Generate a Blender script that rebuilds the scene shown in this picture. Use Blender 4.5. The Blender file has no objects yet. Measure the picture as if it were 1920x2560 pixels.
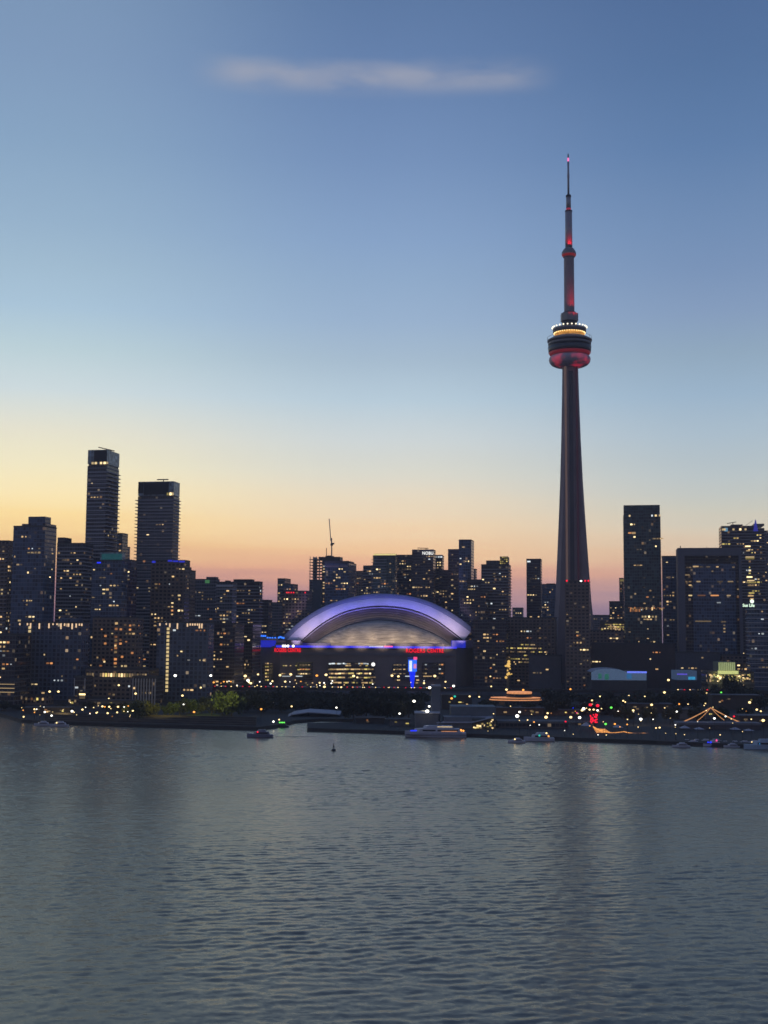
import bpy, bmesh, math, random
from mathutils import Matrix, Vector
R_ = math.radians
sc = bpy.context.scene
COL = sc.collection
random.seed(7)

# ------------------------------------------------------------------ camera
F = 2975.0; PITCH = 5.43; ROLL = 0.42; CAMZ = 60.0
cd = bpy.data.cameras.new('camera'); cam = bpy.data.objects.new('camera', cd); COL.objects.link(cam)
RM = Matrix.Rotation(R_(90 + PITCH), 3, 'X') @ Matrix.Rotation(R_(ROLL), 3, 'Z')
cam.matrix_world = Matrix.Translation((0, 0, CAMZ)) @ RM.to_4x4()
cd.sensor_fit = 'HORIZONTAL'; cd.sensor_width = 36; cd.lens = F / 1920 * 36
cd.clip_start = 1; cd.clip_end = 60000
sc.camera = cam

# ------------------------------------------------------------------ sky
def lin(c):
    return tuple(((v/255)/12.92 if v/255 <= .04045 else (((v/255)+.055)/1.055)**2.4) for v in c)
W = bpy.data.worlds.new('World'); sc.world = W; W.use_nodes = True
nt = W.node_tree; N = nt.nodes; L = nt.links; N.clear()
def node(t, **k):
    n = N.new(t)
    for a, v in k.items(): setattr(n, a, v)
    return n
def m(op, a, b=None, c=None, clamp=False):
    n = node('ShaderNodeMath', operation=op); n.use_clamp = clamp
    for i, v in enumerate((a, b, c)):
        if v is None: continue
        if isinstance(v, (int, float)): n.inputs[i].default_value = v
        else: L.new(v, n.inputs[i])
    return n.outputs[0]
def mr(v, a, b, c=0., d=1., smooth=True):
    n = node('ShaderNodeMapRange'); n.interpolation_type = 'SMOOTHSTEP' if smooth else 'LINEAR'
    L.new(v, n.inputs[0])
    for i, x in enumerate((a, b, c, d)): n.inputs[i+1].default_value = x
    return n.outputs[0]
def mixc(f, a, b):
    n = node('ShaderNodeMix', data_type='RGBA')
    if isinstance(f, (int, float)): n.inputs[0].default_value = f
    else: L.new(f, n.inputs[0])
    for i, v in ((6, a), (7, b)):
        if isinstance(v, tuple): n.inputs[i].default_value = (*v, 1)
        else: L.new(v, n.inputs[i])
    return n.outputs[2]
tc = node('ShaderNodeTexCoord'); sp = node('ShaderNodeSeparateXYZ'); L.new(tc.outputs['Generated'], sp.inputs[0])
X, Y, Z = sp.outputs
el = m('MULTIPLY', m('ARCSINE', Z), 57.2958)
az = m('MULTIPLY', m('ARCTAN2', X, Y), 57.2958)
# faint horizontal cirrus layering low over the horizon
nz = node('ShaderNodeTexNoise'); nz.inputs['Scale'].default_value = 1.0; nz.inputs['Detail'].default_value = 4
cx = node('ShaderNodeCombineXYZ'); L.new(m('MULTIPLY', az, .06), cx.inputs[0]); L.new(m('MULTIPLY', el, .9), cx.inputs[1]); L.new(cx.outputs[0], nz.inputs[0])
pert = m('MULTIPLY', m('SUBTRACT', nz.outputs[0], .5), m('MULTIPLY', mr(el, 1, 9, 2.6, 0.), 1.0))
elp = m('ADD', el, pert)
fac = m('DIVIDE', elp, 60, clamp=True)
def y2e(y): return math.degrees(math.atan((1280-y)/F)) + PITCH
HAZE = .00009
lin0 = lin
def unhaze(c, p=None):
    return lin0(c) if p is None else tuple(max(0, (v-a*(1-T_(p)))/T_(p)) for v, a in zip(lin0(c), (.17, .19, .25)))
def T_(p): return math.exp(-HAZE*min(3650, 505/max(.02, math.sin(R_(p*60)))))
def ramp(stops, top):
    r = node('ShaderNodeValToRGB'); cr = r.color_ramp; L.new(fac, r.inputs[0])
    pts = [(y2e(y)/60, c) for y, c in stops] + [(.62, top[0]), (1., top[1])]
    pts = sorted((max(0, p), c) for p, c in pts)
    lin = unhaze
    cr.elements[0].position = pts[0][0]; cr.elements[0].color = (*lin(pts[0][1], pts[0][0]), 1)
    cr.elements[1].position = pts[-1][0]; cr.elements[1].color = (*lin(pts[-1][1], pts[-1][0]), 1)
    for p, c in pts[1:-1]:
        e = cr.elements.new(p); e.color = (*lin(c, p), 1)
    return r.outputs[0]
SKYL = [(0,(123,149,182)),(200,(129,155,188)),(400,(137,165,195)),(600,(152,179,204)),(700,(162,188,209)),(800,(171,197,217)),(900,(188,209,217)),(1000,(206,219,223)),
        (1100,(230,227,209)),(1180,(244,235,202)),(1250,(253,234,187)),(1310,(253,223,164)),(1370,(240,201,150)),(1430,(215,165,144)),(1480,(179,140,148)),(1540,(140,118,138))]
SKYM = [(0,(96,123,164)),(200,(106,133,175)),(400,(120,147,187)),(600,(137,164,200)),(700,(146,172,203)),(800,(155,179,207)),(900,(168,189,208)),(1000,(185,205,219)),
        (1100,(207,215,217)),(1180,(220,219,208)),(1250,(233,219,196)),(1320,(241,213,179)),(1380,(238,198,160)),(1420,(227,176,152)),(1460,(203,156,149)),(1500,(175,142,152)),(1540,(148,130,148))]
SKYR = [(0,(83,110,153)),(200,(89,118,160)),(400,(99,129,171)),(600,(117,144,182)),(700,(125,150,186)),(800,(136,159,191)),(900,(147,170,192)),(1000,(158,182,204)),(1100,(174,192,206)),
        (1200,(190,200,203)),(1280,(205,204,193)),(1340,(217,204,185)),(1400,(219,190,166)),(1440,(211,168,154)),(1490,(173,148,158)),(1530,(148,131,153))]
SKYB = [(0,(98,112,144)),(700,(114,124,150)),(1100,(126,126,146)),(1300,(130,122,140)),(1450,(116,108,126)),(1540,(92,90,108))]
cL = ramp(SKYL, ((92,120,168),(66,92,140))); cM = ramp(SKYM, ((76,106,156),(60,86,134)))
cR = ramp(SKYR, ((66,96,148),(56,82,130))); cB = ramp(SKYB, ((82,98,134),(76,92,130)))
c1 = mixc(mr(az, -16.5, 0), cL, cM)
c2 = mixc(mr(az, 0, 16.5), c1, cR)
back = m('MAXIMUM', mr(az, 22, 85), mr(m('MULTIPLY', az, -1), 60, 130))
c3 = mixc(back, c2, cB)
# long thin streak high in the sky, a window-pane reflection painted in as cloud
nv = node('ShaderNodeTexNoise'); nv.inputs['Scale'].default_value = 1.; nv.inputs['Detail'].default_value = 6
cv = node('ShaderNodeCombineXYZ'); L.new(m('MULTIPLY', az, .3), cv.inputs[0]); L.new(m('MULTIPLY', el, .95), cv.inputs[1]); L.new(cv.outputs[0], nv.inputs[0])
ce = m('ADD', m('ADD', m('MULTIPLY', az, .004), 25.45), m('MULTIPLY', m('SUBTRACT', nv.outputs[0], .5), .45))
de = m('ABSOLUTE', m('SUBTRACT', el, ce))
band = m('MULTIPLY', mr(de, 0., 1.0, 1, 0), m('MULTIPLY', mr(az, -10.2, -6.5), mr(az, 5.5, 9., 1, 0)))
band = m('MULTIPLY', band, m('MULTIPLY', mr(nv.outputs[0], .12, .7), .62))
c4 = mixc(band, c3, lin((176,176,186)))
below = mr(el, -3, -.2, 0, 1)
c5 = mixc(below, lin((40,44,60)), c4)
sky = node('ShaderNodeTexSky', sky_type='NISHITA'); sky.sun_disc = False
sky.sun_elevation = R_(-3.); sky.sun_rotation = R_(-32)
b1 = node('ShaderNodeBackground'); L.new(c5, b1.inputs[0]); b1.inputs[1].default_value = 1.0
b2 = node('ShaderNodeBackground'); L.new(sky.outputs[0], b2.inputs[0]); b2.inputs[1].default_value = .05
ad = node('ShaderNodeAddShader'); L.new(b1.outputs[0], ad.inputs[0]); L.new(b2.outputs[0], ad.inputs[1])
wo = node('ShaderNodeOutputWorld'); L.new(ad.outputs[0], wo.inputs[0])
W.cycles.sampling_method = 'MANUAL'; W.cycles.sample_map_resolution = 512

# render settings
sc.view_settings.view_transform = 'Standard'; sc.view_settings.look = 'None'
sc.view_settings.exposure = 0; sc.view_settings.gamma = 1
sc.render.engine = 'CYCLES'
cy = sc.cycles
cy.use_denoising = True; cy.pixel_filter_type = 'BLACKMAN_HARRIS'; cy.filter_width = 1.6
cy.max_bounces = 5; cy.diffuse_bounces = 2; cy.glossy_bounces = 3; cy.transmission_bounces = 3; cy.transparent_max_bounces = 6
cy.sample_clamp_indirect = 4; cy.caustics_reflective = True; cy.blur_glossy = .5

# ------------------------------------------------------------------ pixel helpers (photo pixels, 1920 x 2560)
def ray(px, py): return RM @ Vector(((px-960)/F, -(py-1280)/F, -1))
def P(px, py, y):
    d = ray(px, py); return Vector((d.x/d.y*y, y, CAMZ + d.z/d.y*y))
def G(px, py, z=0.):
    d = ray(px, py); t = (z-CAMZ)/d.z; return Vector((d.x*t, d.y*t, z))
RT = RM.transposed()
def proj(p):
    v = RT @ (Vector(p) - Vector((0, 0, CAMZ))); return 960 - v.x/v.z*F, 1280 + v.y/v.z*F
LAND = 1.8

# ------------------------------------------------------------------ objects
def tag(o, label=None, cat=None, group=None, kind=None):
    for k, v in (('label', label), ('category', cat), ('group', group), ('kind', kind)):
        if v: o[k] = v
    return o
def empty(name, loc, rz=0.):
    o = bpy.data.objects.new(name, None); COL.objects.link(o); o.location = loc; o.rotation_euler = (0, 0, rz); o.empty_display_size = .5
    return o
class MB:
    def __init__(s): s.v = []; s.f = []; s.mi = []
    def add(s, vs, fs, mi=0):
        n = len(s.v); s.v += [tuple(v) for v in vs]; s.f += [tuple(i+n for i in f) for f in fs]; s.mi += [mi]*len(fs); return s
    def box(s, x0, x1, y0, y1, z0, z1, mi=0):
        vs = [(x, y, z) for z in (z0, z1) for y in (y0, y1) for x in (x0, x1)]
        return s.add(vs, [(0,2,3,1),(4,5,7,6),(0,1,5,4),(2,6,7,3),(0,4,6,2),(1,3,7,5)], mi)
    def prism(s, poly, z0, z1, mi=0, top=1.):
        n = len(poly); cx = sum(p[0] for p in poly)/n; cyy = sum(p[1] for p in poly)/n
        vs = [(p[0], p[1], z0) for p in poly] + [(cx+(p[0]-cx)*top, cyy+(p[1]-cyy)*top, z1) for p in poly]
        return s.add(vs, [tuple(range(n))[::-1], tuple(range(n, 2*n))] + [(i, (i+1) % n, n+(i+1) % n, n+i) for i in range(n)], mi)
    def lathe(s, prof, n=48, c=(0, 0), mi=0):
        vs = [(c[0]+r*math.cos(2*math.pi*k/n), c[1]+r*math.sin(2*math.pi*k/n), z) for r, z in prof for k in range(n)]
        fs = [(j*n+k, j*n+(k+1) % n, (j+1)*n+(k+1) % n, (j+1)*n+k) for j in range(len(prof)-1) for k in range(n)]
        fs += [tuple(range(n))[::-1], tuple((len(prof)-1)*n+k for k in range(n))]
        return s.add(vs, fs, mi)
    def tube(s, a, b, r, n=6, r2=None, mi=0):
        a = Vector(a); b = Vector(b); d = (b-a).normalized(); u = d.orthogonal().normalized(); w = d.cross(u); r2 = r if r2 is None else r2
        vs = [a+(u*math.cos(2*math.pi*k/n)+w*math.sin(2*math.pi*k/n))*r for k in range(n)] + [b+(u*math.cos(2*math.pi*k/n)+w*math.sin(2*math.pi*k/n))*r2 for k in range(n)]
        return s.add(vs, [(k, (k+1) % n, n+(k+1) % n, n+k) for k in range(n)] + [tuple(range(n))[::-1], tuple(range(n, 2*n))], mi)
    def ball(s, c, r, n=10, mi=0, sz=1.):
        return s.lathe([(max(.001, r*math.sin(math.pi*j/6)), c[2]-r*sz*math.cos(math.pi*j/6)) for j in range(7)], n, (c[0], c[1]), mi)
    def loft(s, rings, mi=0, close=False):
        n = len(rings[0]); vs = [p for r in rings for p in r]; k1 = n if close else n-1
        return s.add(vs, [(j*n+k, j*n+(k+1) % n, (j+1)*n+(k+1) % n, (j+1)*n+k) for j in range(len(rings)-1) for k in range(k1)], mi)
    def mesh(s, name, mats, smooth=False):
        me = bpy.data.meshes.new(name); me.from_pydata(s.v, [], s.f)
        for mt in (mats if isinstance(mats, (list, tuple)) else [mats] if mats else []): me.materials.append(mt)
        for p, i in zip(me.polygons, s.mi): p.material_index = i
        if smooth:
            for p in me.polygons: p.use_smooth = True
        me.validate(); return me
    def build(s, name, mats, parent=None, smooth=False, loc=None):
        o = bpy.data.objects.new(name, s.mesh(name, mats, smooth)); COL.objects.link(o)
        if parent: o.parent = parent
        if loc: o.location = loc
        return o
def inst(name, me, parent=None, loc=(0, 0, 0), scale=None, rz=0.):
    o = bpy.data.objects.new(name, me); COL.objects.link(o); o.parent = parent; o.location = loc
    if scale: o.scale = scale
    if rz: o.rotation_euler = (0, 0, rz)
    return o
def copy_tree(o, parent=None):
    c = o.copy(); COL.objects.link(c); c.parent = parent
    for ch in list(o.children): copy_tree(ch, c)
    return c
WORDS = 'leftmost second third fourth fifth sixth seventh eighth ninth tenth eleventh twelfth thirteenth fourteenth fifteenth sixteenth seventeenth eighteenth nineteenth twentieth'.split()
def nth(i):
    if i < 20: return WORDS[i]
    t = ['twenty', 'thirty', 'forty', 'fifty', 'sixty', 'seventy'][(i+1)//10-2]; u = (i+1) % 10
    return {'twenty': 'twentieth', 'thirty': 'thirtieth', 'forty': 'fortieth', 'fifty': 'fiftieth', 'sixty': 'sixtieth', 'seventy': 'seventieth'}[t] if u == 0 else t+'-'+('first', *WORDS[1:9])[u-1]
def fromleft(i): return ('leftmost' if i == 0 else nth(i)+' from the left')

# ------------------------------------------------------------------ materials
class MT:
    def __init__(s, name):
        s.m = bpy.data.materials.new(name); s.m.use_nodes = True; s.t = s.m.node_tree; s.t.nodes.clear()
        s.bs = s.n('ShaderNodeBsdfPrincipled'); s.out = s.n('ShaderNodeOutputMaterial'); s.l(s.bs.outputs[0], s.out.inputs[0])
    def n(s, t, **k):
        n = s.t.nodes.new(t)
        for a, v in k.items(): setattr(n, a, v)
        return n
    def l(s, a, b): s.t.links.new(a, b)
    def math(s, op, a, b=None, clamp=False):
        n = s.n('ShaderNodeMath', operation=op); n.use_clamp = clamp
        for i, v in enumerate((a, b)):
            if v is None: continue
            if isinstance(v, (int, float)): n.inputs[i].default_value = v
            else: s.l(v, n.inputs[i])
        return n.outputs[0]
    def mix(s, f, a, b, ty='RGBA'):
        n = s.n('ShaderNodeMix', data_type=ty); ia, ib, o = (6, 7, 2) if ty == 'RGBA' else (2, 3, 0)
        if isinstance(f, (int, float)): n.inputs[0].default_value = f
        else: s.l(f, n.inputs[0])
        for i, v in ((ia, a), (ib, b)):
            if isinstance(v, tuple): n.inputs[i].default_value = (*v, 1)
            elif isinstance(v, (int, float)): n.inputs[i].default_value = v
            else: s.l(v, n.inputs[i])
        return n.outputs[o]
def mat(name, col, rough=.7, metal=0., var=.25, scale=.3, bump=0., spec=.5):
    t = MT(name); tc = t.n('ShaderNodeTexCoord'); nz = t.n('ShaderNodeTexNoise'); nz.inputs['Scale'].default_value = scale; nz.inputs['Detail'].default_value = 5
    t.l(tc.outputs['Object'], nz.inputs[0])
    f = t.math('ADD', t.math('MULTIPLY', nz.outputs[0], 2*var), 1-var)
    vm = t.n('ShaderNodeVectorMath', operation='SCALE'); vm.inputs[0].default_value = col; t.l(f, vm.inputs['Scale'])
    t.l(vm.outputs[0], t.bs.inputs['Base Color']); t.bs.inputs['Roughness'].default_value = rough; t.bs.inputs['Metallic'].default_value = metal
    t.bs.inputs['Specular IOR Level'].default_value = spec
    if bump:
        b = t.n('ShaderNodeBump'); b.inputs['Strength'].default_value = .6; b.inputs['Distance'].default_value = bump; t.l(nz.outputs[0], b.inputs['Height']); t.l(b.outputs[0], t.bs.inputs['Normal'])
    return t.m
def glow(name, col, strength, sample=False):
    t = MT(name); tc = t.n('ShaderNodeTexCoord'); nz = t.n('ShaderNodeTexNoise'); nz.inputs['Scale'].default_value = .9
    t.l(tc.outputs['Object'], nz.inputs[0])
    t.bs.inputs['Base Color'].default_value = (.05, .05, .05, 1); t.bs.inputs['Emission Color'].default_value = (*lin(col), 1)
    t.l(t.math('MULTIPLY', t.math('ADD', t.math('MULTIPLY', nz.outputs[0], .8), .6), strength), t.bs.inputs['Emission Strength'])
    if name.startswith('window'):
        oi = t.n('ShaderNodeObjectInfo'); mul_ = t.math('ADD', .3, t.math('MULTIPLY', t.math('POWER', oi.outputs['Random'], 1.8), 1.9))
        t.l(t.math('MULTIPLY', t.math('MULTIPLY', t.math('ADD', t.math('MULTIPLY', nz.outputs[0], .8), .6), strength), mul_), t.bs.inputs['Emission Strength'])
    if not sample: t.m.cycles.emission_sampling = 'NONE'
    return t.m
def facade(name, glass, wall, floor=3.2, bay=2.4, spand=.3, mull=.12, lit=.02, rough=.18, ls=.2):
    glass = tuple(c*1.4 for c in glass); wall = tuple(c*1.35 for c in wall)
    t = MT(name); tc = t.n('ShaderNodeTexCoord'); sp = t.n('ShaderNodeSeparateXYZ'); t.l(tc.outputs['Object'], sp.inputs[0])
    oi = t.n('ShaderNodeObjectInfo')
    z = t.math('DIVIDE', sp.outputs[2], floor); h = t.math('DIVIDE', t.math('ADD', t.math('ADD', sp.outputs[0], sp.outputs[1]), 500.37), bay)
    fz = t.math('FRACT', z); fh = t.math('FRACT', h); iz = t.math('FLOOR', z); ih = t.math('FLOOR', h)
    cb = t.n('ShaderNodeCombineXYZ'); t.l(ih, cb.inputs[0]); t.l(iz, cb.inputs[1]); t.l(t.math('MULTIPLY', oi.outputs['Random'], 91), cb.inputs[2])
    wn = t.n('ShaderNodeTexWhiteNoise', noise_dimensions='3D'); t.l(cb.outputs[0], wn.inputs[0])
    sc_ = t.n('ShaderNodeSeparateColor'); t.l(wn.outputs[1], sc_.inputs[0]); r1, r2, r3 = sc_.outputs
    big = t.n('ShaderNodeTexNoise'); big.inputs['Scale'].default_value = .05; t.l(tc.outputs['Object'], big.inputs[0])
    mask = t.math('MULTIPLY', t.math('GREATER_THAN', fz, spand), t.math('GREATER_THAN', fh, mull))
    tone = t.math('MULTIPLY', t.math('ADD', .45, r1), t.math('ADD', .6, big.outputs[0]))
    g = t.n('ShaderNodeVectorMath', operation='SCALE'); g.inputs[0].default_value = glass; t.l(tone, g.inputs['Scale'])
    w = t.n('ShaderNodeVectorMath', operation='SCALE'); w.inputs[0].default_value = wall; t.l(t.math('ADD', .6, t.math('MULTIPLY', big.outputs[0], .8)), w.inputs['Scale'])
    t.l(t.mix(mask, w.outputs[0], g.outputs[0]), t.bs.inputs['Base Color'])
    t.l(t.mix(mask, .75, rough, 'FLOAT'), t.bs.inputs['Roughness'])
    on = t.math('MULTIPLY', mask, t.math('GREATER_THAN', r2, 1-lit))
    t.l(t.mix(r3, (1., .55, .22), (1., .82, .55)), t.bs.inputs['Emission Color'])
    t.l(t.math('MULTIPLY', on, t.math('MULTIPLY', t.math('POWER', r1, 2), ls)), t.bs.inputs['Emission Strength'])
    bp = t.n('ShaderNodeBump'); bp.inputs['Distance'].default_value = .15; bp.inputs['Strength'].default_value = .5; t.l(mask, bp.inputs['Height']); bp.invert = True
    t.l(bp.outputs[0], t.bs.inputs['Normal'])
    t.m.cycles.emission_sampling = 'NONE'
    return t.m
FM = {
 'blue': facade('blue_curtain_wall', (.035,.055,.09), (.09,.11,.16), spand=.22, lit=.045),
 'dark': facade('dark_curtain_wall', (.02,.02,.028), (.075,.068,.07), lit=.06),
 'slabby': facade('balcony_glass', (.022,.026,.032), (.12,.12,.14), spand=.34, lit=.06),
 'grey': facade('grey_concrete_wall', (.03,.035,.045), (.14,.14,.155), spand=.45, mull=.3, lit=.065),
 'brown': facade('brown_brick_wall', (.02,.02,.025), (.13,.1,.085), spand=.5, mull=.4, bay=3.6, lit=.065),
 'green': facade('green_glass_wall', (.03,.05,.052), (.06,.085,.09), spand=.2, lit=.045),
 'office': facade('office_wall', (.03,.03,.03), (.07,.065,.06), floor=3.8, bay=1.6, spand=.45, mull=.1, lit=.1, ls=.5),
 'purple': facade('violet_glass_wall', (.035,.032,.06), (.085,.075,.11), spand=.3, lit=.06),
}
CONC = mat('concrete', (.3,.29,.28), .8, var=.2, scale=.12, bump=.05)
SLAB = mat('pale_slab_concrete', (.42,.42,.46), .75, var=.2, scale=.5)
DARKM = mat('dark_metal', (.045,.045,.05), .5, .4)
ROOFM = mat('roof_membrane', (.07,.07,.075), .85)
CROWN = facade('crown_glass', (.16,.21,.24), (.16,.19,.2), floor=3., bay=2., spand=.1, mull=.12, lit=0, rough=.1)
LITM = [glow('window_warm_bright', (255,222,160), 1.25), glow('window_warm', (255,210,145), .55), glow('window_dim', (235,200,145), .25),
        glow('window_cool', (225,235,240), .6), glow('window_orange', (255,170,100), .45), glow('window_yellow', (250,225,125), .55)]
LITMESH = [MB().box(-.5, .5, -.04, .04, -.5, .5).mesh('lit_window', q) for q in LITM]
G_ORANGE = glow('orange_led', (255,150,80), 1.6); G_BLUE = glow('blue_led', (30,50,255), 1.6); G_RED = glow('red_led', (255,20,50), 1.5)
G_WHITE = glow('white_lamp', (255,250,235), 3.5); G_WARM = glow('warm_lamp', (255,220,150), 2.6); G_YEL = glow('yellow_strip', (245,225,150), .9)
G_GREEN = glow('green_lamp', (110,255,90), 1.5); G_TEAL = glow('teal_lamp', (50,220,190), .9); G_CYAN = glow('cyan_lamp', (80,180,255), 1.3)
G_PINK = glow('pink_lamp', (255,80,150), 1.5); G_AMBER = glow('amber_lamp', (255,165,70), 2.0)
G_STAIR = glow('stairwell_lamp', (245,215,150), .8)

# ------------------------------------------------------------------ ground, water
shore = [(-260,1779),(0,1790),(53,1806),(98,1810),(340,1818),(640,1826),(690,1820),(738,1808),(800,1803),(884,1805),(884,1813),(768,1815),(768,1828),(960,1834),(1240,1845),(1600,1859),(1742,1865),(2200,1884)]
sp_ = [G(x, y, 0).xy for x, y in shore]
poly = [(-2600, sp_[0][1]+20)] + [tuple(p) for p in sp_] + [(2600, sp_[-1][1]+40), (2600, 3600), (-2600, 3600)]
def tri_prism(poly, z0, z1, mats, name):
    bm = bmesh.new(); top = [bm.verts.new((*p, z1)) for p in poly]; f = bm.faces.new(top)
    bot = [bm.verts.new((*p, z0)) for p in poly]
    for i in range(len(poly)):
        j = (i+1) % len(poly); q = bm.faces.new((top[i], bot[i], bot[j], top[j])); q.material_index = len(mats)-1
    bm.normal_update(); bmesh.ops.triangulate(bm, faces=[f]); bmesh.ops.recalc_face_normals(bm, faces=bm.faces)
    me = bpy.data.meshes.new(name); bm.to_mesh(me); bm.free()
    for q in mats: me.materials.append(q)
    o = bpy.data.objects.new(name, me); COL.objects.link(o); return o
GROUND = mat('city_ground', (.028,.027,.027), .9, var=.35, scale=.05)
QUAY = mat('quay_stone', (.05,.047,.045), .85, var=.4, scale=.4)
tag(tri_prism(poly, -3, LAND, [GROUND, QUAY], 'ground'), kind='structure')

wt = MT('lake_water'); tcw = wt.n('ShaderNodeTexCoord')
def wn_(scale, sx, sy, amp, det=2., rot=0.):
    mp = wt.n('ShaderNodeMapping'); mp.inputs['Scale'].default_value = (sx, sy, 1); mp.inputs['Rotation'].default_value = (0, 0, R_(rot)); wt.l(tcw.outputs['Object'], mp.inputs[0])
    n = wt.n('ShaderNodeTexNoise'); n.inputs['Scale'].default_value = scale; n.inputs['Detail'].default_value = det; n.inputs['Roughness'].default_value = .6; wt.l(mp.outputs[0], n.inputs[0])
    s = wt.n('ShaderNodeVectorMath', operation='SUBTRACT'); wt.l(n.outputs['Color'], s.inputs[0]); s.inputs[1].default_value = (.5, .5, .5)
    k = wt.n('ShaderNodeVectorMath', operation='SCALE'); wt.l(s.outputs[0], k.inputs[0]); k.inputs['Scale'].default_value = amp
    return k.outputs[0]
def vadd(a, b):
    n = wt.n('ShaderNodeVectorMath', operation='ADD'); wt.l(a, n.inputs[0]); wt.l(b, n.inputs[1]); return n.outputs[0]
gust = wt.n('ShaderNodeTexNoise'); gust.inputs['Scale'].default_value = .009; gust.inputs['Detail'].default_value = 3
mpg = wt.n('ShaderNodeMapping'); mpg.inputs['Scale'].default_value = (.7, 1.6, 1); wt.l(tcw.outputs['Object'], mpg.inputs[0]); wt.l(mpg.outputs[0], gust.inputs[0])
slopes = vadd(wn_(2.6, .5, 1.0, .22, 3., 14), wn_(.8, .42, 1.0, .36, 4., 8))
gs = wt.n('ShaderNodeVectorMath', operation='SCALE'); wt.l(slopes, gs.inputs[0]); wt.l(wt.math('ADD', wt.math('MULTIPLY', gust.outputs[0], 1.9), .05), gs.inputs['Scale'])
mul = wt.n('ShaderNodeVectorMath', operation='MULTIPLY'); wt.l(gs.outputs[0], mul.inputs[0]); mul.inputs[1].default_value = (.6, 1, 0)
up = wt.n('ShaderNodeVectorMath', operation='ADD'); wt.l(mul.outputs[0], up.inputs[0]); wt.l(wt.n('ShaderNodeNewGeometry').outputs['Normal'], up.inputs[1])
nn = wt.n('ShaderNodeVectorMath', operation='NORMALIZE'); wt.l(up.outputs[0], nn.inputs[0]); NRM = nn.outputs[0]
fr = wt.n('ShaderNodeFresnel'); fr.inputs['IOR'].default_value = 1.68; wt.l(NRM, fr.inputs['Normal'])
dfb = wt.n('ShaderNodeBsdfDiffuse'); dfb.inputs['Color'].default_value = (.15, .13, .1, 1)
glb = wt.n('ShaderNodeBsdfGlossy'); glb.inputs['Color'].default_value = (1., .915, .745, 1); glb.inputs['Roughness'].default_value = .24; wt.l(NRM, glb.inputs['Normal'])
mxb = wt.n('ShaderNodeMixShader'); wt.l(fr.outputs[0], mxb.inputs[0]); wt.l(dfb.outputs[0], mxb.inputs[1]); wt.l(glb.outputs[0], mxb.inputs[2]); wt.l(mxb.outputs[0], wt.out.inputs[0])
wt.t.nodes.remove(wt.bs)
import numpy as np
def wave_sheet():
    st = .55; xs = np.arange(-350, 350.1, st); ys = np.arange(120, 790.1, st); nx, ny = len(xs), len(ys)
    XX, YY = np.meshgrid(xs, ys); ZZ = np.zeros_like(XX); r = np.random.RandomState(4)
    wx = XX + 3*np.sin(YY*.021+1)+2*np.sin(XX*.017); wy = YY + 3*np.sin(XX*.019)+2.5*np.sin(YY*.013+2)
    for i in range(54):
        lam = 2.1*(5.**(r.rand()**1.4)); th = math.pi/2 + r.normal(0, .42) + .12; k = 2*math.pi/lam; sl = .019*(1.2 if lam < 4.5 else .52)
        ZZ += sl/k*np.sin(k*(np.cos(th)*wx+np.sin(th)*wy)+r.rand()*6.283)
    g = .7+.36*np.sin(XX*.021+YY*.012+1.3)*np.sin(YY*.017-XX*.008)+.3*np.sin(XX*.043-YY*.02+.5)*np.sin(YY*.051+2)
    ed = np.clip(np.minimum(np.minimum(XX-xs[0], xs[-1]-XX), np.minimum(YY-ys[0], ys[-1]-YY))/12, 0, 1)
    ZZ *= g*ed
    co = np.stack([XX, YY, ZZ], -1).reshape(-1, 3)
    a = (np.arange(ny-1)[:, None]*nx+np.arange(nx-1)[None, :]).ravel()
    q = np.stack([a, a+1, a+nx+1, a+nx], -1)
    x0, x1, y0, y1 = xs[0], xs[-1], ys[0], ys[-1]; n0 = len(co)
    ext = np.array([(-2600,-1500,0),(2600,-1500,0),(2600,900,0),(-2600,900,0),(x0,y0,0),(x1,y0,0),(x1,y1,0),(x0,y1,0)], float)
    co = np.vstack([co, ext]); q = np.vstack([q, np.array([(0,1,5,4),(1,2,6,5),(2,3,7,6),(3,0,4,7)])+n0])
    me = bpy.data.meshes.new('water'); me.vertices.add(len(co)); me.vertices.foreach_set('co', co.ravel())
    me.loops.add(q.size); me.loops.foreach_set('vertex_index', q.ravel().astype(np.int32)); me.polygons.add(len(q))
    me.polygons.foreach_set('loop_start', np.arange(0, q.size, 4, dtype=np.int32)); me.polygons.foreach_set('loop_total', np.full(len(q), 4, dtype=np.int32))
    me.polygons.foreach_set('use_smooth', np.ones(len(q), bool)); me.update(calc_edges=True); me.materials.append(wt.m)
    o = bpy.data.objects.new('water', me); COL.objects.link(o); tag(o, kind='structure')
wave_sheet()

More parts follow.
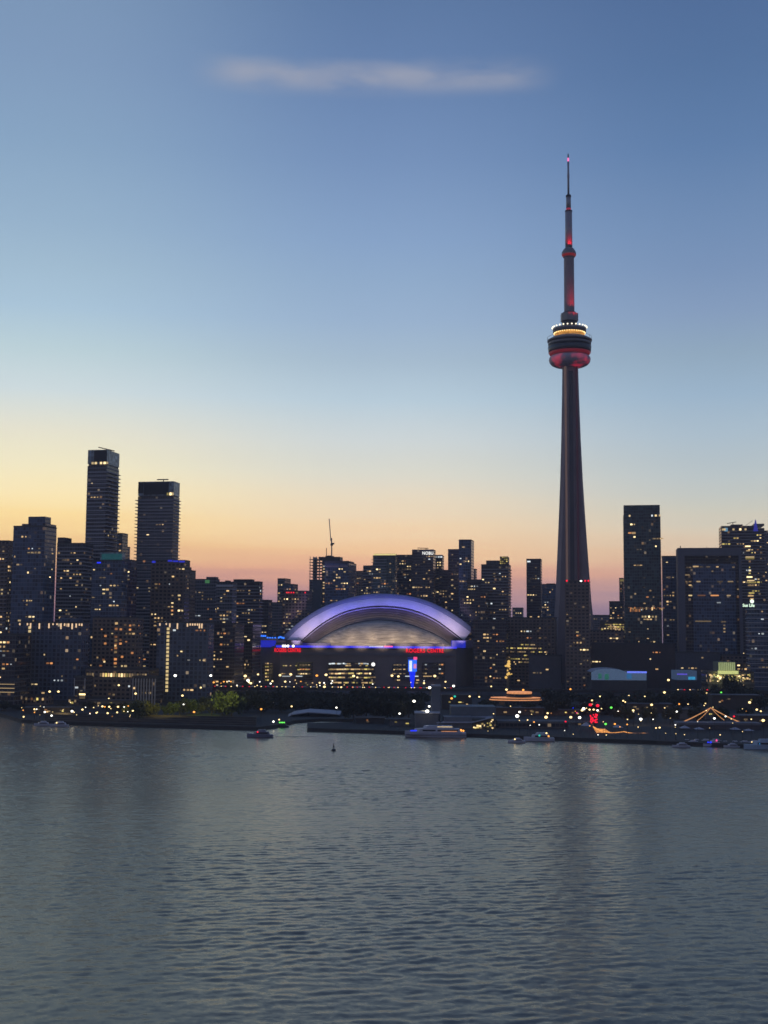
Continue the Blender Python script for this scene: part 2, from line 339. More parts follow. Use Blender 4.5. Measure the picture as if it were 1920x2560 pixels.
# ------------------------------------------------------------------ buildings
TH = R_(11); CO, SI = math.cos(TH), math.sin(TH)
UX, VX = Vector((-CO, SI)), Vector((SI, CO))
RECTS = []   # screen rectangles of what stands in front (left, right, top, bottom, depth)
class Bld:
    def __init__(s, label, xl, xc, xr, ytop, yd, depth=None, base=LAND):
        s.C = P(xc, ytop, yd); s.top = s.C.z; s.ytop = ytop; s.yd = yd; s.base = base
        s.w = s.solve(UX, xl)
        d = s.solve(VX, xr) if xr-xc > 2 else None
        s.d = min(42, max(12, d)) if d and d > 0 else (depth or min(32, max(14, s.w*.8)))
        c = s.C.xy - Vector((-UX.x, -UX.y))*(s.w/2) + VX*(s.d/2)
        s.root = tag(empty('high_rise_tower' if s.top > 45 else 'low_rise_building', (c.x, c.y, base), -TH), label, 'tower' if s.top > 45 else 'building')
        s.H = s.top - base; s.xl, s.xr, s.xc = xl, max(xr, xc), xc
        RECTS.append((xl, s.xr, ytop, 1562+F*(60-base)/yd, yd, s))
        s.side = xr-xc > 2
    def solve(s, dr, px):
        r = ray(px, s.ytop); t = r.x/r.y; return (t*s.C.y - s.C.x)/(dr.x - t*dr.y)
    def lx(s, px): return s.w/2 - s.solve(UX, px)
    def z(s, py): return P(s.xc, py, s.yd).z - s.base
    def wpos(s, x, y, z): return Vector((s.root.location.x + x*CO + y*SI, s.root.location.y - x*SI + y*CO, s.base+z))
    def body(s, matkey, ztop=None, name='tower_body', roof=True):
        h = ztop or s.H; a, b = s.w/2, s.d/2
        mb = MB().box(-a, a, -b, b, -.5, h); o = mb.build(name, FM[matkey] if isinstance(matkey, str) else matkey, s.root)
        if roof:
            pp = MB()
            for x0, x1, y0, y1 in ((-a-.1, a+.1, -b-.1, -b+.4), (-a-.1, a+.1, b-.4, b+.1), (-a-.1, -a+.4, -b+.4, b-.4), (a-.4, a+.1, -b+.4, b-.4)): pp.box(x0, x1, y0, y1, h+.003, h+1.1)
            pp.build('parapet', ROOFM, s.root)
        return o
    def block(s, pl, pr, pt, matkey='dark', dep=.7, name='mechanical_penthouse', zb=None):
        x0, x1 = s.lx(pl), s.lx(pr); zb = s.H if zb is None else zb; x1 = min(x1, s.w/2); x0 = max(x0, -s.w/2)
        y0 = -s.d/2+.3; y1 = y0+s.d*dep
        return MB().box(x0+.1, x1-.1, y0, y1, zb+.004, s.z(pt)).build(name, FM[matkey] if isinstance(matkey, str) else matkey, s.root)
    def slabs(s, y0=None, y1=None, step=3.2, out=(1.4, .4, 1.4), x0=None, x1=None, th=.35, m_=None, every=1):
        a, b = s.w/2, s.d/2; lo = s.z(y1) if y1 else 4; hi = s.z(y0) if y0 else s.H-1
        X0 = -a-out[0] if x0 is None else s.lx(x0); X1 = a+out[2] if x1 is None else s.lx(x1)
        me = MB().box(X0, X1, -b-out[1], b*.9, 0, th).mesh('floor_slab', m_ or SLAB)
        k = math.ceil(lo/step); n = 0
        while k*step < hi and n < 90:
            inst('floor_slab', me, s.root, (0, 0, k*step-.1)); k += every; n += 1
    def lit(s, px0, py0, px1, py1, mi, dy=0.):
        x0, x1 = s.lx(px0), s.lx(px1); z0, z1 = s.z(py1), s.z(py0)
        return inst('lit_window', LITMESH[mi], s.root, ((x0+x1)/2, -s.d/2-.12-dy, (z0+z1)/2), (abs(x1-x0), 1, z1-z0))
    def strip(s, px0, py0, px1, py1, mt, name='light_strip', dy=.3):
        x0, x1 = s.lx(px0), s.lx(px1); z0, z1 = s.z(py1), s.z(py0)
        return MB().box(x0, x1, -s.d/2-dy, -s.d/2-.05, z0, z1).build(name, mt, s.root)
B = []
def bld(label, xl, xc, xr, ytop, yd, mk='dark', lit=14, blocks=(), slab=None, depth=None, mix=(3,5,4,1,1,0), roof=True, body=True):
    b = Bld(label, xl, xc, xr, ytop, yd, depth); b.nlit = lit; b.mix = mix
    if body: b.body(mk, roof=roof)
    for q in blocks: b.block(*q)
    if slab is not None: b.slabs(**slab)
    B.append(b); return b

# --- left cluster
a = bld('dark brown residential block cut off at the left edge of the skyline', -70, 21, 33, 1354, 990, 'brown', 26, slab=dict(y0=1380, out=(.1,.5,.1), x1=20))
a = bld('blue glass condominium tower with stepped curved roof boxes near the left edge', 34, 113, 142, 1317, 950, 'blue', 26, blocks=((54,69,1309,'blue',.6),(69.5,112,1291,'blue',.5),(112.5,142,1308,'purple',.95)))
a = bld('dark flat topped slab tower between the blue condominium and tallest left tower', 143, 209, 211, 1360, 1060, 'slabby', 22, blocks=((143,161,1343),), slab=dict(y0=1370, out=(.3,.5,1.2)))
t1 = bld('tallest tower of the left cluster with glass crown and ridged balconies', 219, 267, 298, 1164, 1100, 'slabby', 7, roof=False, slab=dict(y0=1172, y1=1700, out=(.1,.3,2.6), step=3.6, th=.7))
t1.block(221, 266.6, 1158, 'dark', .95, 'recessed_top_floor')
cz = t1.z(1159); a_, b_ = t1.w/2, t1.d/2
MB().box(-a_, a_, -b_, b_, cz, t1.z(1124)).build('glass_crown', CROWN, t1.root)
MB().box(-a_*.35, a_*.98, -b_-.15, -b_+.4, cz+1.5, t1.z(1126)).build('dark_screen', DARKM, t1.root)
for q in (229, 237, 250, 259, 265): t1.lit(q, 1154.5, q+5.5, 1160, 0, .2)
MB().tube(t1_p := (t1.lx(258), -2, t1.z(1124)), (t1.lx(264), -2, t1.z(1122.5)), .5).tube((t1.lx(231), -2, t1.z(1112.5)), (t1.lx(272), -2, t1.z(1123)), .45).build('window_cleaning_arm', DARKM, t1.root)
bld('narrow green glass tower peeking out right behind the tallest left tower', 268, 306, 306, 1335, 1180, 'green', 4)
bld('rounded dark tower end just right of the narrow green glass tower', 285, 312, 312, 1368, 1240, 'grey', 2)
b5 = bld('glass tower with teal lit rooftop room before the tallest left tower', 230, 305, 311, 1403, 960, 'blue', 26)
bx = b5.block(249, 307, 1381, CROWN, .5, 'rooftop_room')
b5.strip(254, 1384, 305, 1399, glow('teal_room_light', (40,130,140), .22), 'teal_window')
b5.strip(243, 1405, 252, 1408, G_BLUE)
bld('violet tinted block wedged between the teal roofed tower and second tallest tower', 300, 327, 327, 1402, 1000, 'purple', 12)
t2 = bld('second tallest left tower with square glass crown and saw tooth balconies', 345, 434, 449, 1240, 1130, 'slabby', 12, roof=False, slab=dict(y0=1246, y1=1700, out=(2.6,.35,2.0), step=3.25, th=.62))
a_, b_ = t2.w/2, t2.d/2
MB().box(-a_, a_, -b_, b_, t2.z(1238), t2.z(1203)).build('glass_crown', CROWN, t2.root)
MB().box(-a_*.68, a_*.72, -b_-.15, -b_+.4, t2.z(1236), t2.z(1205)).build('dark_screen', DARKM, t2.root)
MB().box(-a_, -a_*.7, -b_-.1, -b_+.3, t2.z(1232), t2.z(1205)).build('dark_screen', DARKM, t2.root)
t2.block(347, 433, 1237, 'dark', .95, 'recessed_top_floor')
for q in (417, 424, 429): t2.lit(q, 1231.5, q+5, 1238, 0 if q > 420 else 5, .2)
MB().tube((t2.lx(400), 0, t2.z(1203)), (t2.lx(400), 0, t2.z(1196)), .5).box(t2.lx(384), t2.lx(412), -.5, .5, t2.z(1197), t2.z(1194.5)).build('window_cleaning_arm', DARKM, t2.root)
b7 = bld('brown tower with blue lights along its roof before the second tallest tower', 378, 463, 466, 1403, 1010, 'brown', 26)  # brown tint of a window reflection put into the wall colour
for q in ((420,1400,431,1404),(433,1401,446,1405),(448,1402,462,1406),(380,1402,389,1407)): b7.strip(*q, glow('roof_blue_led', (45,55,220), .7), 'blue_light_strip')
bld('stepped dark tower end right of the brown tower with blue roof lights', 440, 476, 476, 1428, 1060, 'brown', 8, blocks=((440,469,1417),))
b8 = bld('low dark tower with green lit roof wall left of the striped block', 480, 539, 543, 1450, 1150, 'grey', 12, blocks=((515,539,1442,'grey'),))
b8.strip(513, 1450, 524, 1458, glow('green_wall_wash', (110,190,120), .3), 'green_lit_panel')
b9 = bld('pale banded mid rise with bright white floor edges left of centre', 541, 582, 585, 1457, 1090, 'grey', 14, blocks=((562,570,1451),), slab=dict(y0=1462, y1=1680, step=6.4, out=(1,.6,.4), th=.45))
b9.strip(541, 1462, 583, 1467, mat('white_band', (.5,.5,.55), .6), 'roof_band')
bld('dark tower with balcony notches on its right edge left of the stadium', 583, 648, 651, 1456, 1190, 'dark', 26, blocks=((583,630,1448),), slab=dict(y0=1465, y1=1600, out=(.1,.2,1.6)))
bld('short dark block stepping down towards the stadium, the taller step', 646, 671, 671, 1502, 1230, 'dark', 6)
bld('short dark block stepping down towards the stadium, the lower step', 668, 697, 697, 1508, 1310, 'grey', 5)
bld('slim tower with pale right side rising behind the red lit roof', 694, 712, 727, 1448, 1400, 'slabby', 5)
bld('stepped block with blue tinted top just behind the red lit roof', 708, 732, 745, 1462, 1350, 'blue', 4)
b13 = bld('square dark tower with a row of red roof lights above the dome', 707, 767, 769, 1479, 1270, 'brown', 16)
for q in (716, 721, 727, 733, 762): b13.strip(q, 1480, q+2.5, 1483, G_RED, 'red_light', .5)
# tower under construction: open floors at its left end
b14 = Bld('unfinished concrete tower with open upper floors and cranes behind the dome', 774, 808, 808, 1396, 1420, 30); b14.nlit = 4; b14.mix = (1,1,1,1,1,1)
b14.body('grey', b14.z(1450), roof=False); B.append(b14)
k = b14.z(1450); nfl = 0; a_, b_ = b14.w/2, b14.d/2
me_s = MB().box(-a_-.6, a_, -b_, b_, 0, .5).mesh('floor_slab', CONC); me_c = MB()
for ix in range(5):
    for iy in range(3): me_c.box(-a_+.3+ix*(2*a_-1)/4, -a_+.9+ix*(2*a_-1)/4, -b_+.5+iy*(b_-.6)-.25, -b_+.5+iy*(b_-.6)+.35, 0, 3)
me_c.box(-a_+2, -a_+4.6, -3, 5, 0, 3); me_c = me_c.mesh('column_row', CONC)
while k < b14.H:
    inst('floor_slab', me_s, b14.root, (0, 0, k)); inst('column_row', me_c, b14.root, (0, 0, k+.5)); k += 3.5
b14.strip(783, 1452, 805, 1530, mat('blue_hoarding', (.1,.12,.15), .7), 'hoarding_panel')
b14b = bld('wide dark tower with disc shaped roof deck joined to the unfinished one', 806, 846, 853, 1403, 1400, 'dark', 12)
for x0, x1, yt, yb, nm in ((796,850,1392,1397,'roof_deck'),(808,850,1397,1403,'mechanical_penthouse'),(818,828,1388.5,1392,'roof_box')):
    MB().box(b14b.lx(x0), b14b.lx(x1), -b14b.d/2, b14b.d/2, b14b.z(yb)+.003, b14b.z(yt)).build(nm, DARKM, b14b.root)
b15 = bld('glass sided tower with cut corner roof right of the unfinished tower', 812, 872, 891, 1408, 1330, 'blue', 22, blocks=((812,872,1402,'dark'),))
b15.strip(812, 1414, 870, 1416.5, mat('pink_band', (.35,.28,.3), .6), 'roof_band')
bld('faint brownish tower far behind between the dome towers', 880, 911, 911, 1429, 1600, 'brown', 3)
bld('grey balcony tower just left of the yellow topped tower', 908, 936, 936, 1416, 1380, 'slabby', 8, slab=dict(y0=1425, y1=1490, out=(1,.3,.2)))
b18 = bld('balcony tower crowned by a bright yellow strip above the dome', 932, 989, 993, 1391, 1330, 'green', 20, slab=dict(y0=1396, y1=1490, out=(1.6,.4,.2), x1=966))
b18.block(934, 991, 1384, 'green', .5)
b18.strip(934, 1384.5, 990, 1388, G_YEL)
bld('very dark tower with two bright top windows right of the yellow strip', 990, 1040, 1040, 1389, 1390, 'dark', 16)
b19 = bld('dark hotel tower with white illuminated name on its roof corner', 1030, 1083, 1089, 1376, 1350, 'dark', 20)
MB().tube((b19.lx(1062), 0, b19.z(1376)), (b19.lx(1062), 0, b19.z(1370)), .5).tube((b19.lx(1040), 0, b19.z(1368.5)), (b19.lx(1068), 0, b19.z(1369.5)), .4).build('window_cleaning_arm', DARKM, b19.root)
b20 = bld('narrow dark tower with a lit three bay penthouse right of hotel sign', 1084, 1106, 1110, 1391, 1420, 'dark', 6)
b20.block(1087, 1106, 1387, CROWN, .6)
for q in (1089, 1095, 1101): b20.lit(q, 1390.5, q+4.4, 1394, 3, .1)
bld('low black tower filling the gap beside the three bay penthouse', 1098, 1123, 1123, 1427, 1380, 'dark', 8)
bld('flat roofed dark tower attached left of the tall glass slab', 1120, 1150, 1150, 1375, 1370, 'dark', 10)
bld('tall smooth glass slab tower right above the dome shoulder', 1147, 1178, 1185, 1351, 1330, 'blue', 10)
bld('thin stepped block at the right foot of the tall glass slab', 1160, 1189, 1189, 1424, 1420, 'slabby', 4)
bld('wide dark block between the tall glass slab and stepped dark tower', 1168, 1206, 1206, 1451, 1300, 'dark', 8)
b24 = bld('stepped dark tower with a lit lattice cube on its roof', 1203, 1271, 1277, 1413, 1270, 'dark', 20, blocks=((1215,1249,1401,'dark',.6),), slab=dict(y0=1418, y1=1600, out=(.1,.2,1.6), step=3.2))
b24.block(1249.5, 1270.5, 1391, 'office', .5, 'lattice_cube', )
for i in range(4):
    for j in range(4):
        if (i*7+j*5) % 4: b24.lit(1250+i*5.1, 1392+j*5, 1253.4+i*5.1, 1394.6+j*5, 5, .0)
bld('small grey block in the gap right of the lattice cube tower', 1281, 1307, 1307, 1521, 1600, 'grey', 2)
b26 = bld('lone slim dark tower with white roof lamp left of the needle tower', 1316, 1352, 1355, 1399, 1400, 'dark', 12)
b26.lit(1318, 1402, 1326, 1405.5, 3)
bld('shorter blue tinted block touching the needle tower on the left', 1353, 1402, 1402, 1462, 1500, 'blue', 12, blocks=((1366,1388,1458.5),))
b28 = bld('dark added block standing for window reflections before the needle tower base', 1412, 1473, 1476, 1454, 1090, 'brown', 16)  # made-up building: window-reflection ghosts over the tower base given a body
for q in (1397+18, 1461, 1469): b28.strip(q, 1450, q+4, 1454, G_RED, 'red_light', .2)
b28.strip(1450, 1451, 1455, 1454, G_WHITE, 'white_light', .2)
bld('dark tower behind the right shoulder of the dome', 1150, 1216, 1216, 1478, 1250, 'dark', 14)
b29 = bld('broad dark office block with rows of yellow windows left of needle tower', 1268, 1388, 1388, 1546, 1170, 'brown', 12, depth=30)
b29b = bld('dark warm windowed condominium right beside the stadium wall', 1183, 1266, 1266, 1552, 1150, 'dark', 22, depth=26, mix=(3,3,2,0,3,1))
bld('plain grey podium box below the rows of yellow windows', 1322, 1402, 1402, 1641, 1120, mat('plain_grey_cladding', (.1,.1,.115), .7), 3, depth=24)
# --- right cluster
bld('low dark far block in the sky gap right of the needle tower', 1477, 1526, 1526, 1539, 1700, 'grey', 3)
bld('mid dark block left of the tall square tower', 1523, 1562, 1562, 1505, 1500, 'dark', 8)
b31 = bld('slim tower end with yellow lit top floor beside the tall square tower', 1548, 1568, 1568, 1447, 1450, 'dark', 3)
b31.lit(1549.5, 1448, 1560, 1453.5, 5)
b30 = bld('office block with rows of yellow green windows behind the blue roofed hall', 1500, 1570, 1570, 1556, 1230, 'office', 10)
b32 = bld('tallest right tower, plain dark square slab with orange lit middle floor', 1558, 1651, 1657, 1287, 1200, 'green', 26, roof=False)
b32.block(1559, 1650, 1262, FM['green'], .98, 'mechanical_crown')
for q, w_, mi in ((1572,4,0),(1628,4,3),(1637,5,0),(1647,4,0)): b32.lit(q, 1286.5, q+w_, 1291, mi, .1)
b32.lit(1570, 1330, 1578, 1333.5, 4); b32.lit(1579, 1329.5, 1588.5, 1334.5, 1)
for q in range(10): b32.lit(1630+q*2.8, 1345-q*.05, 1632.2+q*2.8, 1348, 2 if q < 4 else 1)
for q in range(19): b32.lit(1568+q*4.8, 1518+q % 3, 1571.4+q*4.8, 1520.5+((q*7) % 5)*1.3, (4,4,1,4,2)[q % 5], .1)
for q in range(6): b32.lit(1572+q*4.5, 1523, 1575+q*4.5, 1529.5, 4, .12)
for q in (1601, 1608, 1617, 1626, 1634): b32.lit(q, 1539.5, q+4.5, 1544, 0)
b33 = bld('blue glass tower tucked right of the tallest right tower', 1655, 1690, 1695, 1392, 1260, 'blue', 18)
# framed building
b34 = Bld('broad office tower with thick grey portal frame round blue glass', 1694, 1853, 1856, 1369, 1150, 34); b34.nlit = 0; b34.mix = (3,5,4,1,1,0); B.append(b34)
FRAME = mat('granite_frame', (.13,.13,.16), .6, var=.15)
a_, b_ = b34.w/2, b34.d/2
xi0, xi1 = b34.lx(1711), b34.lx(1846); zt = b34.z(1389)
MB().box(-a_, xi0, -b_, b_, -.5, b34.H).box(xi1, a_, -b_, b_, -.5, b34.H).box(xi0, xi1, -b_, b_, zt, b34.H).build('portal_frame', FRAME, b34.root)
MB().box(xi0+.01, xi1-.01, -b_+5, b_-.3, -.5, zt-.01).build('recessed_wall', FM['dark'], b34.root)
MB().box(b34.lx(1731), b34.lx(1838), -b_+2.6, -b_+5, b34.z(1640), b34.z(1409)).build('glass_wall', FM['blue'], b34.root)
for i in range(5): MB().box(xi0+.02, xi1-.02, -b_+3.9, -b_+5, b34.z(1392+i*4)-.5, b34.z(1392+i*4)).build('louvre', DARKM, b34.root)
for i, (x, y, w_, mi) in enumerate([(1732,1414,14,1),(1748,1415,9,2),(1765,1415,10,2),(1790,1415,6,1),(1715,1416,6,2),(1722,1416,6,2),(1830,1416,6,2),(1712,1435,12,2),(1713,1452,5,1),(1721,1452,7,1),(1721,1461,7,1),(1740,1452,10,2),(1792,1452,14,2),(1818,1452,14,2),(1720,1487,9,0),(1742,1487,20,4),(1775,1487,20,4),(1815,1487,10,2),(1790,1505,10,3),(1735,1552,40,2),(1800,1553,12,2),(1706,1487,7,2),(1842,1452,9,2),(1842,1471,8,2),(1841,1491,8,4),(1805,1562,5,2),(1805,1570,5,2),(1805,1578,5,2),(1778,1426,5,2)]):
    inset = -4.85 if x < 1729 or x > 1838 else -2.45
    b34.lit(x, y, x+w_, y+3.2, mi, inset)
MB().box(b34.lx(1700), b34.lx(1702), -b_, -b_+.6, b34.H, b34.H+2).tube((b34.lx(1770), 0, b34.H), (b34.lx(1770), 0, b34.H+2.4), .2).build('roof_mast', DARKM, b34.root)
b35 = bld('busy lit tower with crane and blue fin on its roof, right edge', 1803, 1911, 1913, 1320, 1290, 'dark', 48, mix=(5,6,2,1,1,6), roof=False, slab=dict(y0=1326, y1=1500, out=(.4,.4,.2)))
b35.block(1803, 1893, 1314, 'dark', .98); b35.block(1828, 1857, 1310.5, 'dark', .5, zb=b35.z(1314)+.02); b35.block(1885, 1912, 1309, 'grey', .98, zb=b35.z(1314)+.02)
for q in (1805, 1809, 1831, 1848, 1861): b35.lit(q, 1320.5, q+5, 1325.5, 0, .7)
b35.strip(1811, 1319, 1819, 1328, glow('sky_blue_panel', (130,190,230), .5), 'blue_panel', .8)
MB().prism([(b35.lx(1883), -b35.d/2-1), (b35.lx(1895), -b35.d/2-1), (b35.lx(1895), -b35.d/2+.2), (b35.lx(1883), -b35.d/2+.2)], b35.z(1328), b35.z(1299), top=.15).build('blue_fin', glow('blue_fin_light', (60,60,190), .5), b35.root)
MB().tube((b35.lx(1836), 0, b35.z(1311)), (b35.lx(1836), 0, b35.z(1302)), .35).tube((b35.lx(1821), 0, b35.z(1305)), (b35.lx(1845), 0, b35.z(1301)), .35).tube((b35.lx(1868), 0, b35.z(1311)), (b35.lx(1886), 0, b35.z(1298)), .2).build('roof_crane', DARKM, b35.root)
bld('dark tower sliver at the far right edge behind the busy lit tower', 1908, 1990, 1990, 1328, 1400, 'grey', 8)
for (x, y, w_, mi) in [(1862,1364,13,0),(1864,1375,9,1),(1862,1391,22,0),(1862,1395,22,5),(1870,1425,5,0),(1864,1441,14,0),(1865,1450,18,0),(1866,1455,22,5),(1866,1462,15,1),(1868,1481,14,5),(1866,1488,14,1),(1872,1496,8,1)]:
    b35.lit(x, y, x+w_, y+3, mi, .6)
b37 = bld('pale banded apartment block in front at the right edge of the skyline', 1872, 1990, 1990, 1508, 1030, 'blue', 10, slab=dict(y0=1512, out=(1,1.2,1), step=3.9, th=.5), depth=24)
bld('long plain brown wall building behind the blue roofed hall', 1478, 1688, 1688, 1612, 1150, mat('brown_cladding', (.085,.07,.068), .8), 7, depth=26)
bld('plain blue grey block below the portal framed office tower', 1691, 1800, 1800, 1634, 1090, mat('blue_grey_cladding', (.08,.085,.105), .7), 5, depth=24)
bld('dark block between the portal tower and pale banded apartments', 1806, 1880, 1880, 1640, 1080, 'brown', 8, depth=22)
bld('low dark building behind the glowing pavilion', 1476, 1560, 1560, 1578, 1190, 'brown', 4, depth=20)
# --- mid left low row
def roof_lamps(b, xs, mt_, yt=1559, ln=8):
    for x, l_ in xs:
        MB().box(b.lx(x)-.45, b.lx(x)+.45, -b.d/2-.5, -b.d/2-.05, b.z(yt+l_), b.z(yt)).build('roof_edge_lamp', mt_, b.root)
SLABB = facade('blue_grey_slab_wall', (.035,.045,.07), (.07,.085,.125), spand=.3, mull=.35, bay=3.4, lit=.03, ls=.5)
RLAMP = glow('parapet_downlight', (245,205,160), 1.1)
la = bld('wide blue apartment slab with roof edge lamps and lit stairwell, left', 44, 206, 210, 1558, 905, SLABB, 12, blocks=((148,196,1543,'blue',.6),), depth=22)
roof_lamps(la, [(50,5),(69,5),(77,12),(99,14),(123,12),(133,4),(143,4),(153,14),(162,6),(172,8),(181,14),(191,10),(199,5),(205,6)], RLAMP)
lb = bld('wide grey apartment slab with roof edge lamps and lit stairwell, centre left', 393, 522, 526, 1558, 905, SLABB, 12, depth=22)
roof_lamps(lb, [(400,6),(416,4),(425,10),(444,14),(469,8),(476,5),(482,5),(488,5),(494,5),(499,12),(505,12)], RLAMP)
st_me = MB().box(-1, 1, -.15, .15, -.95, .95).mesh('stairwell_window', G_STAIR)
for b_, xt, xb, y0, y1, n_ in ((la, 75, 68, 1570, 1734, 19), (lb, 421, 417, 1573, 1728, 17)):
    for i in range(n_):
        t_ = i/(n_-1); inst('stairwell_window', st_me, b_.root, (b_.lx(xt), -b_.d/2-.2, b_.z(y0+(y1-y0)*t_)))
bm1 = bld('brownish tower with a column of orange windows between the apartment slabs', 232, 345, 348, 1546, 950, 'brown', 16, depth=24, mix=(2,2,1,0,6,0))
for i, y in enumerate((1556,1570,1590,1599,1608,1618,1628,1646,1656,1666)): bm1.lit(288, y, 295, y+5.5, 4 if i % 3 else 1)
for x, y in ((300,1571),(262,1588),(262,1607),(300,1598),(300,1607),(259,1648),(305,1640),(330,1630)): bm1.lit(x, y, x+6, y+5, 4)
bm2 = bld('podium with a bright row of square windows between the apartment slabs', 214, 372, 372, 1676, 890, 'brown', 6, depth=20)
for i in range(23):
    if i not in (3, 4): bm2.lit(217+i*6.6, 1684.5, 221.6+i*6.6, 1693.5, (1,0,1,5)[i % 4] if 5 < i < 17 else 2)
bm3 = bld('low hall fronted by pale vertical fins right of the bright podium', 330, 392, 392, 1695, 865, 'dark', 2, depth=14)
fin = MB().box(-.3, .3, -.6, 0, 0, bm3.z(1697)).mesh('facade_fin', SLAB)
for i in range(9): inst('facade_fin', fin, bm3.root, (-bm3.w/2+1+i*(bm3.w-2)/8, -bm3.d/2-.01, 0))
bm4 = bld('low dark hall with pale thin portal left of the bright podium', 186, 214, 214, 1694, 870, 'dark', 1, depth=12)
for x in (-bm4.w/2+.3, bm4.w/2-.3): MB().box(x-.25, x+.25, -bm4.d/2-.5, -bm4.d/2-.02, 0, bm4.z(1696)).build('portal_post', SLAB, bm4.root)
for q in (dict(label='row of lit shops at the foot of the left apartment slab', x0=48, x1=118, y=1742, n=9), dict(label='row of lit shops between left slab and bright podium', x0=170, x1=262, y=1748, n=12)):
    s_ = bld(q['label'], q['x0'], q['x1'], q['x1'], q['y'], 852, 'brown', 0, depth=10)
    for i in range(q['n']):
        x = q['x0']+2+i*(q['x1']-q['x0']-8)/q['n']
        if i % 4 != 3: s_.lit(x, q['y']+3+(i % 2)*5, x+4.5, q['y']+9+(i % 2)*4, (2,5,2,1,4)[i % 5])
kk = bld('small bright lit kiosk on the street before the left apartment slab', 198, 214, 214, 1733, 846, 'dark', 0, depth=5); kk.strip(198.5, 1734, 213.5, 1738, G_WARM, 'lit_fascia'); kk.lit(199, 1739, 213, 1747, 2)
bld('dark tower low left of the stadium with scattered tiny lights', 524, 588, 588, 1560, 1040, 'dark', 16, depth=26)
bld('dark block directly left of the stadium podium', 586, 632, 632, 1560, 1100, 'dark', 12, depth=26)
bld('dark lit block low at the left picture edge', -60, 40, 40, 1588, 880, 'dark', 14, depth=24, mix=(3,3,2,3,3,0))
lw = bld('low building with long white lit floors at the left picture edge', -60, 38, 38, 1702, 840, 'dark', 0, depth=16)
for y in (1710, 1720, 1730): lw.lit(-10, y, 37, y+1.8, 2)

# --- stadium ------------------------------------------------------------
SY = 1150
stad = tag(empty('domed_stadium', (P(930, 1618, SY+100).x, SY+100, LAND)), 'large round stadium with violet lit arched roof and red name signs', 'stadium')
so = stad.location
def sbuild(mb, name, mt_, smooth=False):
    mb.v = [(v[0]-so.x, v[1]-so.y, v[2]-so.z) for v in mb.v]; return mb.build(name, mt_, stad, smooth)
def resample(pts, n=56):
    pts = [Vector(p) for p in pts]
    # Catmull-Rom smoothing then even spacing
    fine = []
    for i in range(len(pts)-1):
        p0, p1, p2, p3 = pts[max(0, i-1)], pts[i], pts[i+1], pts[min(len(pts)-1, i+2)]
        for k in range(12):
            t = k/12; fine.append(.5*((2*p1)+(p2-p0)*t+(2*p0-5*p1+4*p2-p3)*t*t+(3*p1-p0-3*p2+p3)*t**3))
    fine.append(pts[-1]); d = [0]
    for i in range(1, len(fine)): d.append(d[-1]+(fine[i]-fine[i-1]).length)
    out = []; j = 0
    for k in range(n):
        s = d[-1]*k/(n-1)
        while j < len(d)-2 and d[j+1] < s: j += 1
        t = (s-d[j])/max(1e-9, d[j+1]-d[j]); out.append(fine[j].lerp(fine[j+1], min(1, t)))
    return out
OUT = [(706,1599),(711,1588),(752,1552),(802,1520),(853,1500),(907,1487.5),(954,1484),(1016,1488.5),(1070,1503),(1117,1525),(1157,1551),(1177,1567)]
MID = [(716,1600),(755,1563),(802,1532),(853,1510.6),(907,1499),(954,1495),(1016,1499),(1070,1514),(1117,1538),(1157,1565),(1177,1580)]
INN = [(753,1601),(781,1576),(817,1550),(860,1529),(907,1517.5),(954,1514),(1005,1518),(1052,1530.5),(1092,1550),(1128,1576),(1160,1601)]
LOW = [(778,1612),(817,1586),(860,1566),(907,1554),(954,1550),(1005,1556),(1052,1570),(1092,1587),(1121,1605),(1133,1618)]
def ring(pts, y, dyp=0., n=56): return [P(p.x, p.y+dyp, y) for p in resample(pts, n)]
rA, rB, rC = ring(OUT, SY+67), ring(MID, SY+62), ring(INN, SY+54)
FABV = mat('white_roof_membrane', (.62,.62,.66), .55, var=.06, scale=.05)
FABG = mat('darkened_roof_membrane', (.17,.2,.27), .6, var=.08, scale=.05)  # darkened to offset spill from the front spots; light level put into colour
def mid(r1, r2, t, bulge=0.): return [a_.lerp(b_, t)+Vector((0, -bulge, bulge*.5)) for a_, b_ in zip(r1, r2)]
sbuild(MB().loft([rA, mid(rA, rB, .5, .8), rB]), 'upper_roof_panel', FABG, True)
sbuild(MB().loft([mid(rB, rC, .02, 0), mid(rB, rC, .3, .5), mid(rB, rC, .65, .5), rC]), 'front_roof_panel', FABV, True)
# closing shell behind: barrel running back and down
bk = []
cxm = (rA[0].x+rA[-1].x)/2; zb = P(930, 1618, SY).z
for dy, sx, sz in ((0,1,1),(60,1,1),(110,.94,.8),(150,.8,.45),(175,.6,.05)):
    bk.append([Vector((cxm+(p.x-cxm)*sx, p.y+dy, zb+(p.z-zb)*sz)) for p in rA])
sbuild(MB().loft(bk), 'rear_roof_panel', FABG, True)
rD = [p+Vector((0, 18, -.6)) for p in rC]; rE = ring(LOW, SY+52); rE2 = [p+Vector((0, 5, 0)) for p in rE]
RIB = MT('ribbed_roof_soffit'); tcx = RIB.n('ShaderNodeTexCoord'); wv = RIB.n('ShaderNodeTexNoise'); wv.inputs['Scale'].default_value = .5; wv.inputs['Detail'].default_value = 3
mpx = RIB.n('ShaderNodeMapping'); mpx.inputs['Scale'].default_value = (.25, .6, 1.6); RIB.l(tcx.outputs['Object'], mpx.inputs[0]); RIB.l(mpx.outputs[0], wv.inputs[0])
RIB.l(RIB.mix(wv.outputs[0], (.12,.11,.13), (.36,.33,.38)), RIB.bs.inputs['Base Color']); RIB.bs.inputs['Roughness'].default_value = .6
sbuild(MB().loft([rC, rD]), 'roof_panel_soffit', DARKM)
nb = 6; rib_me = []
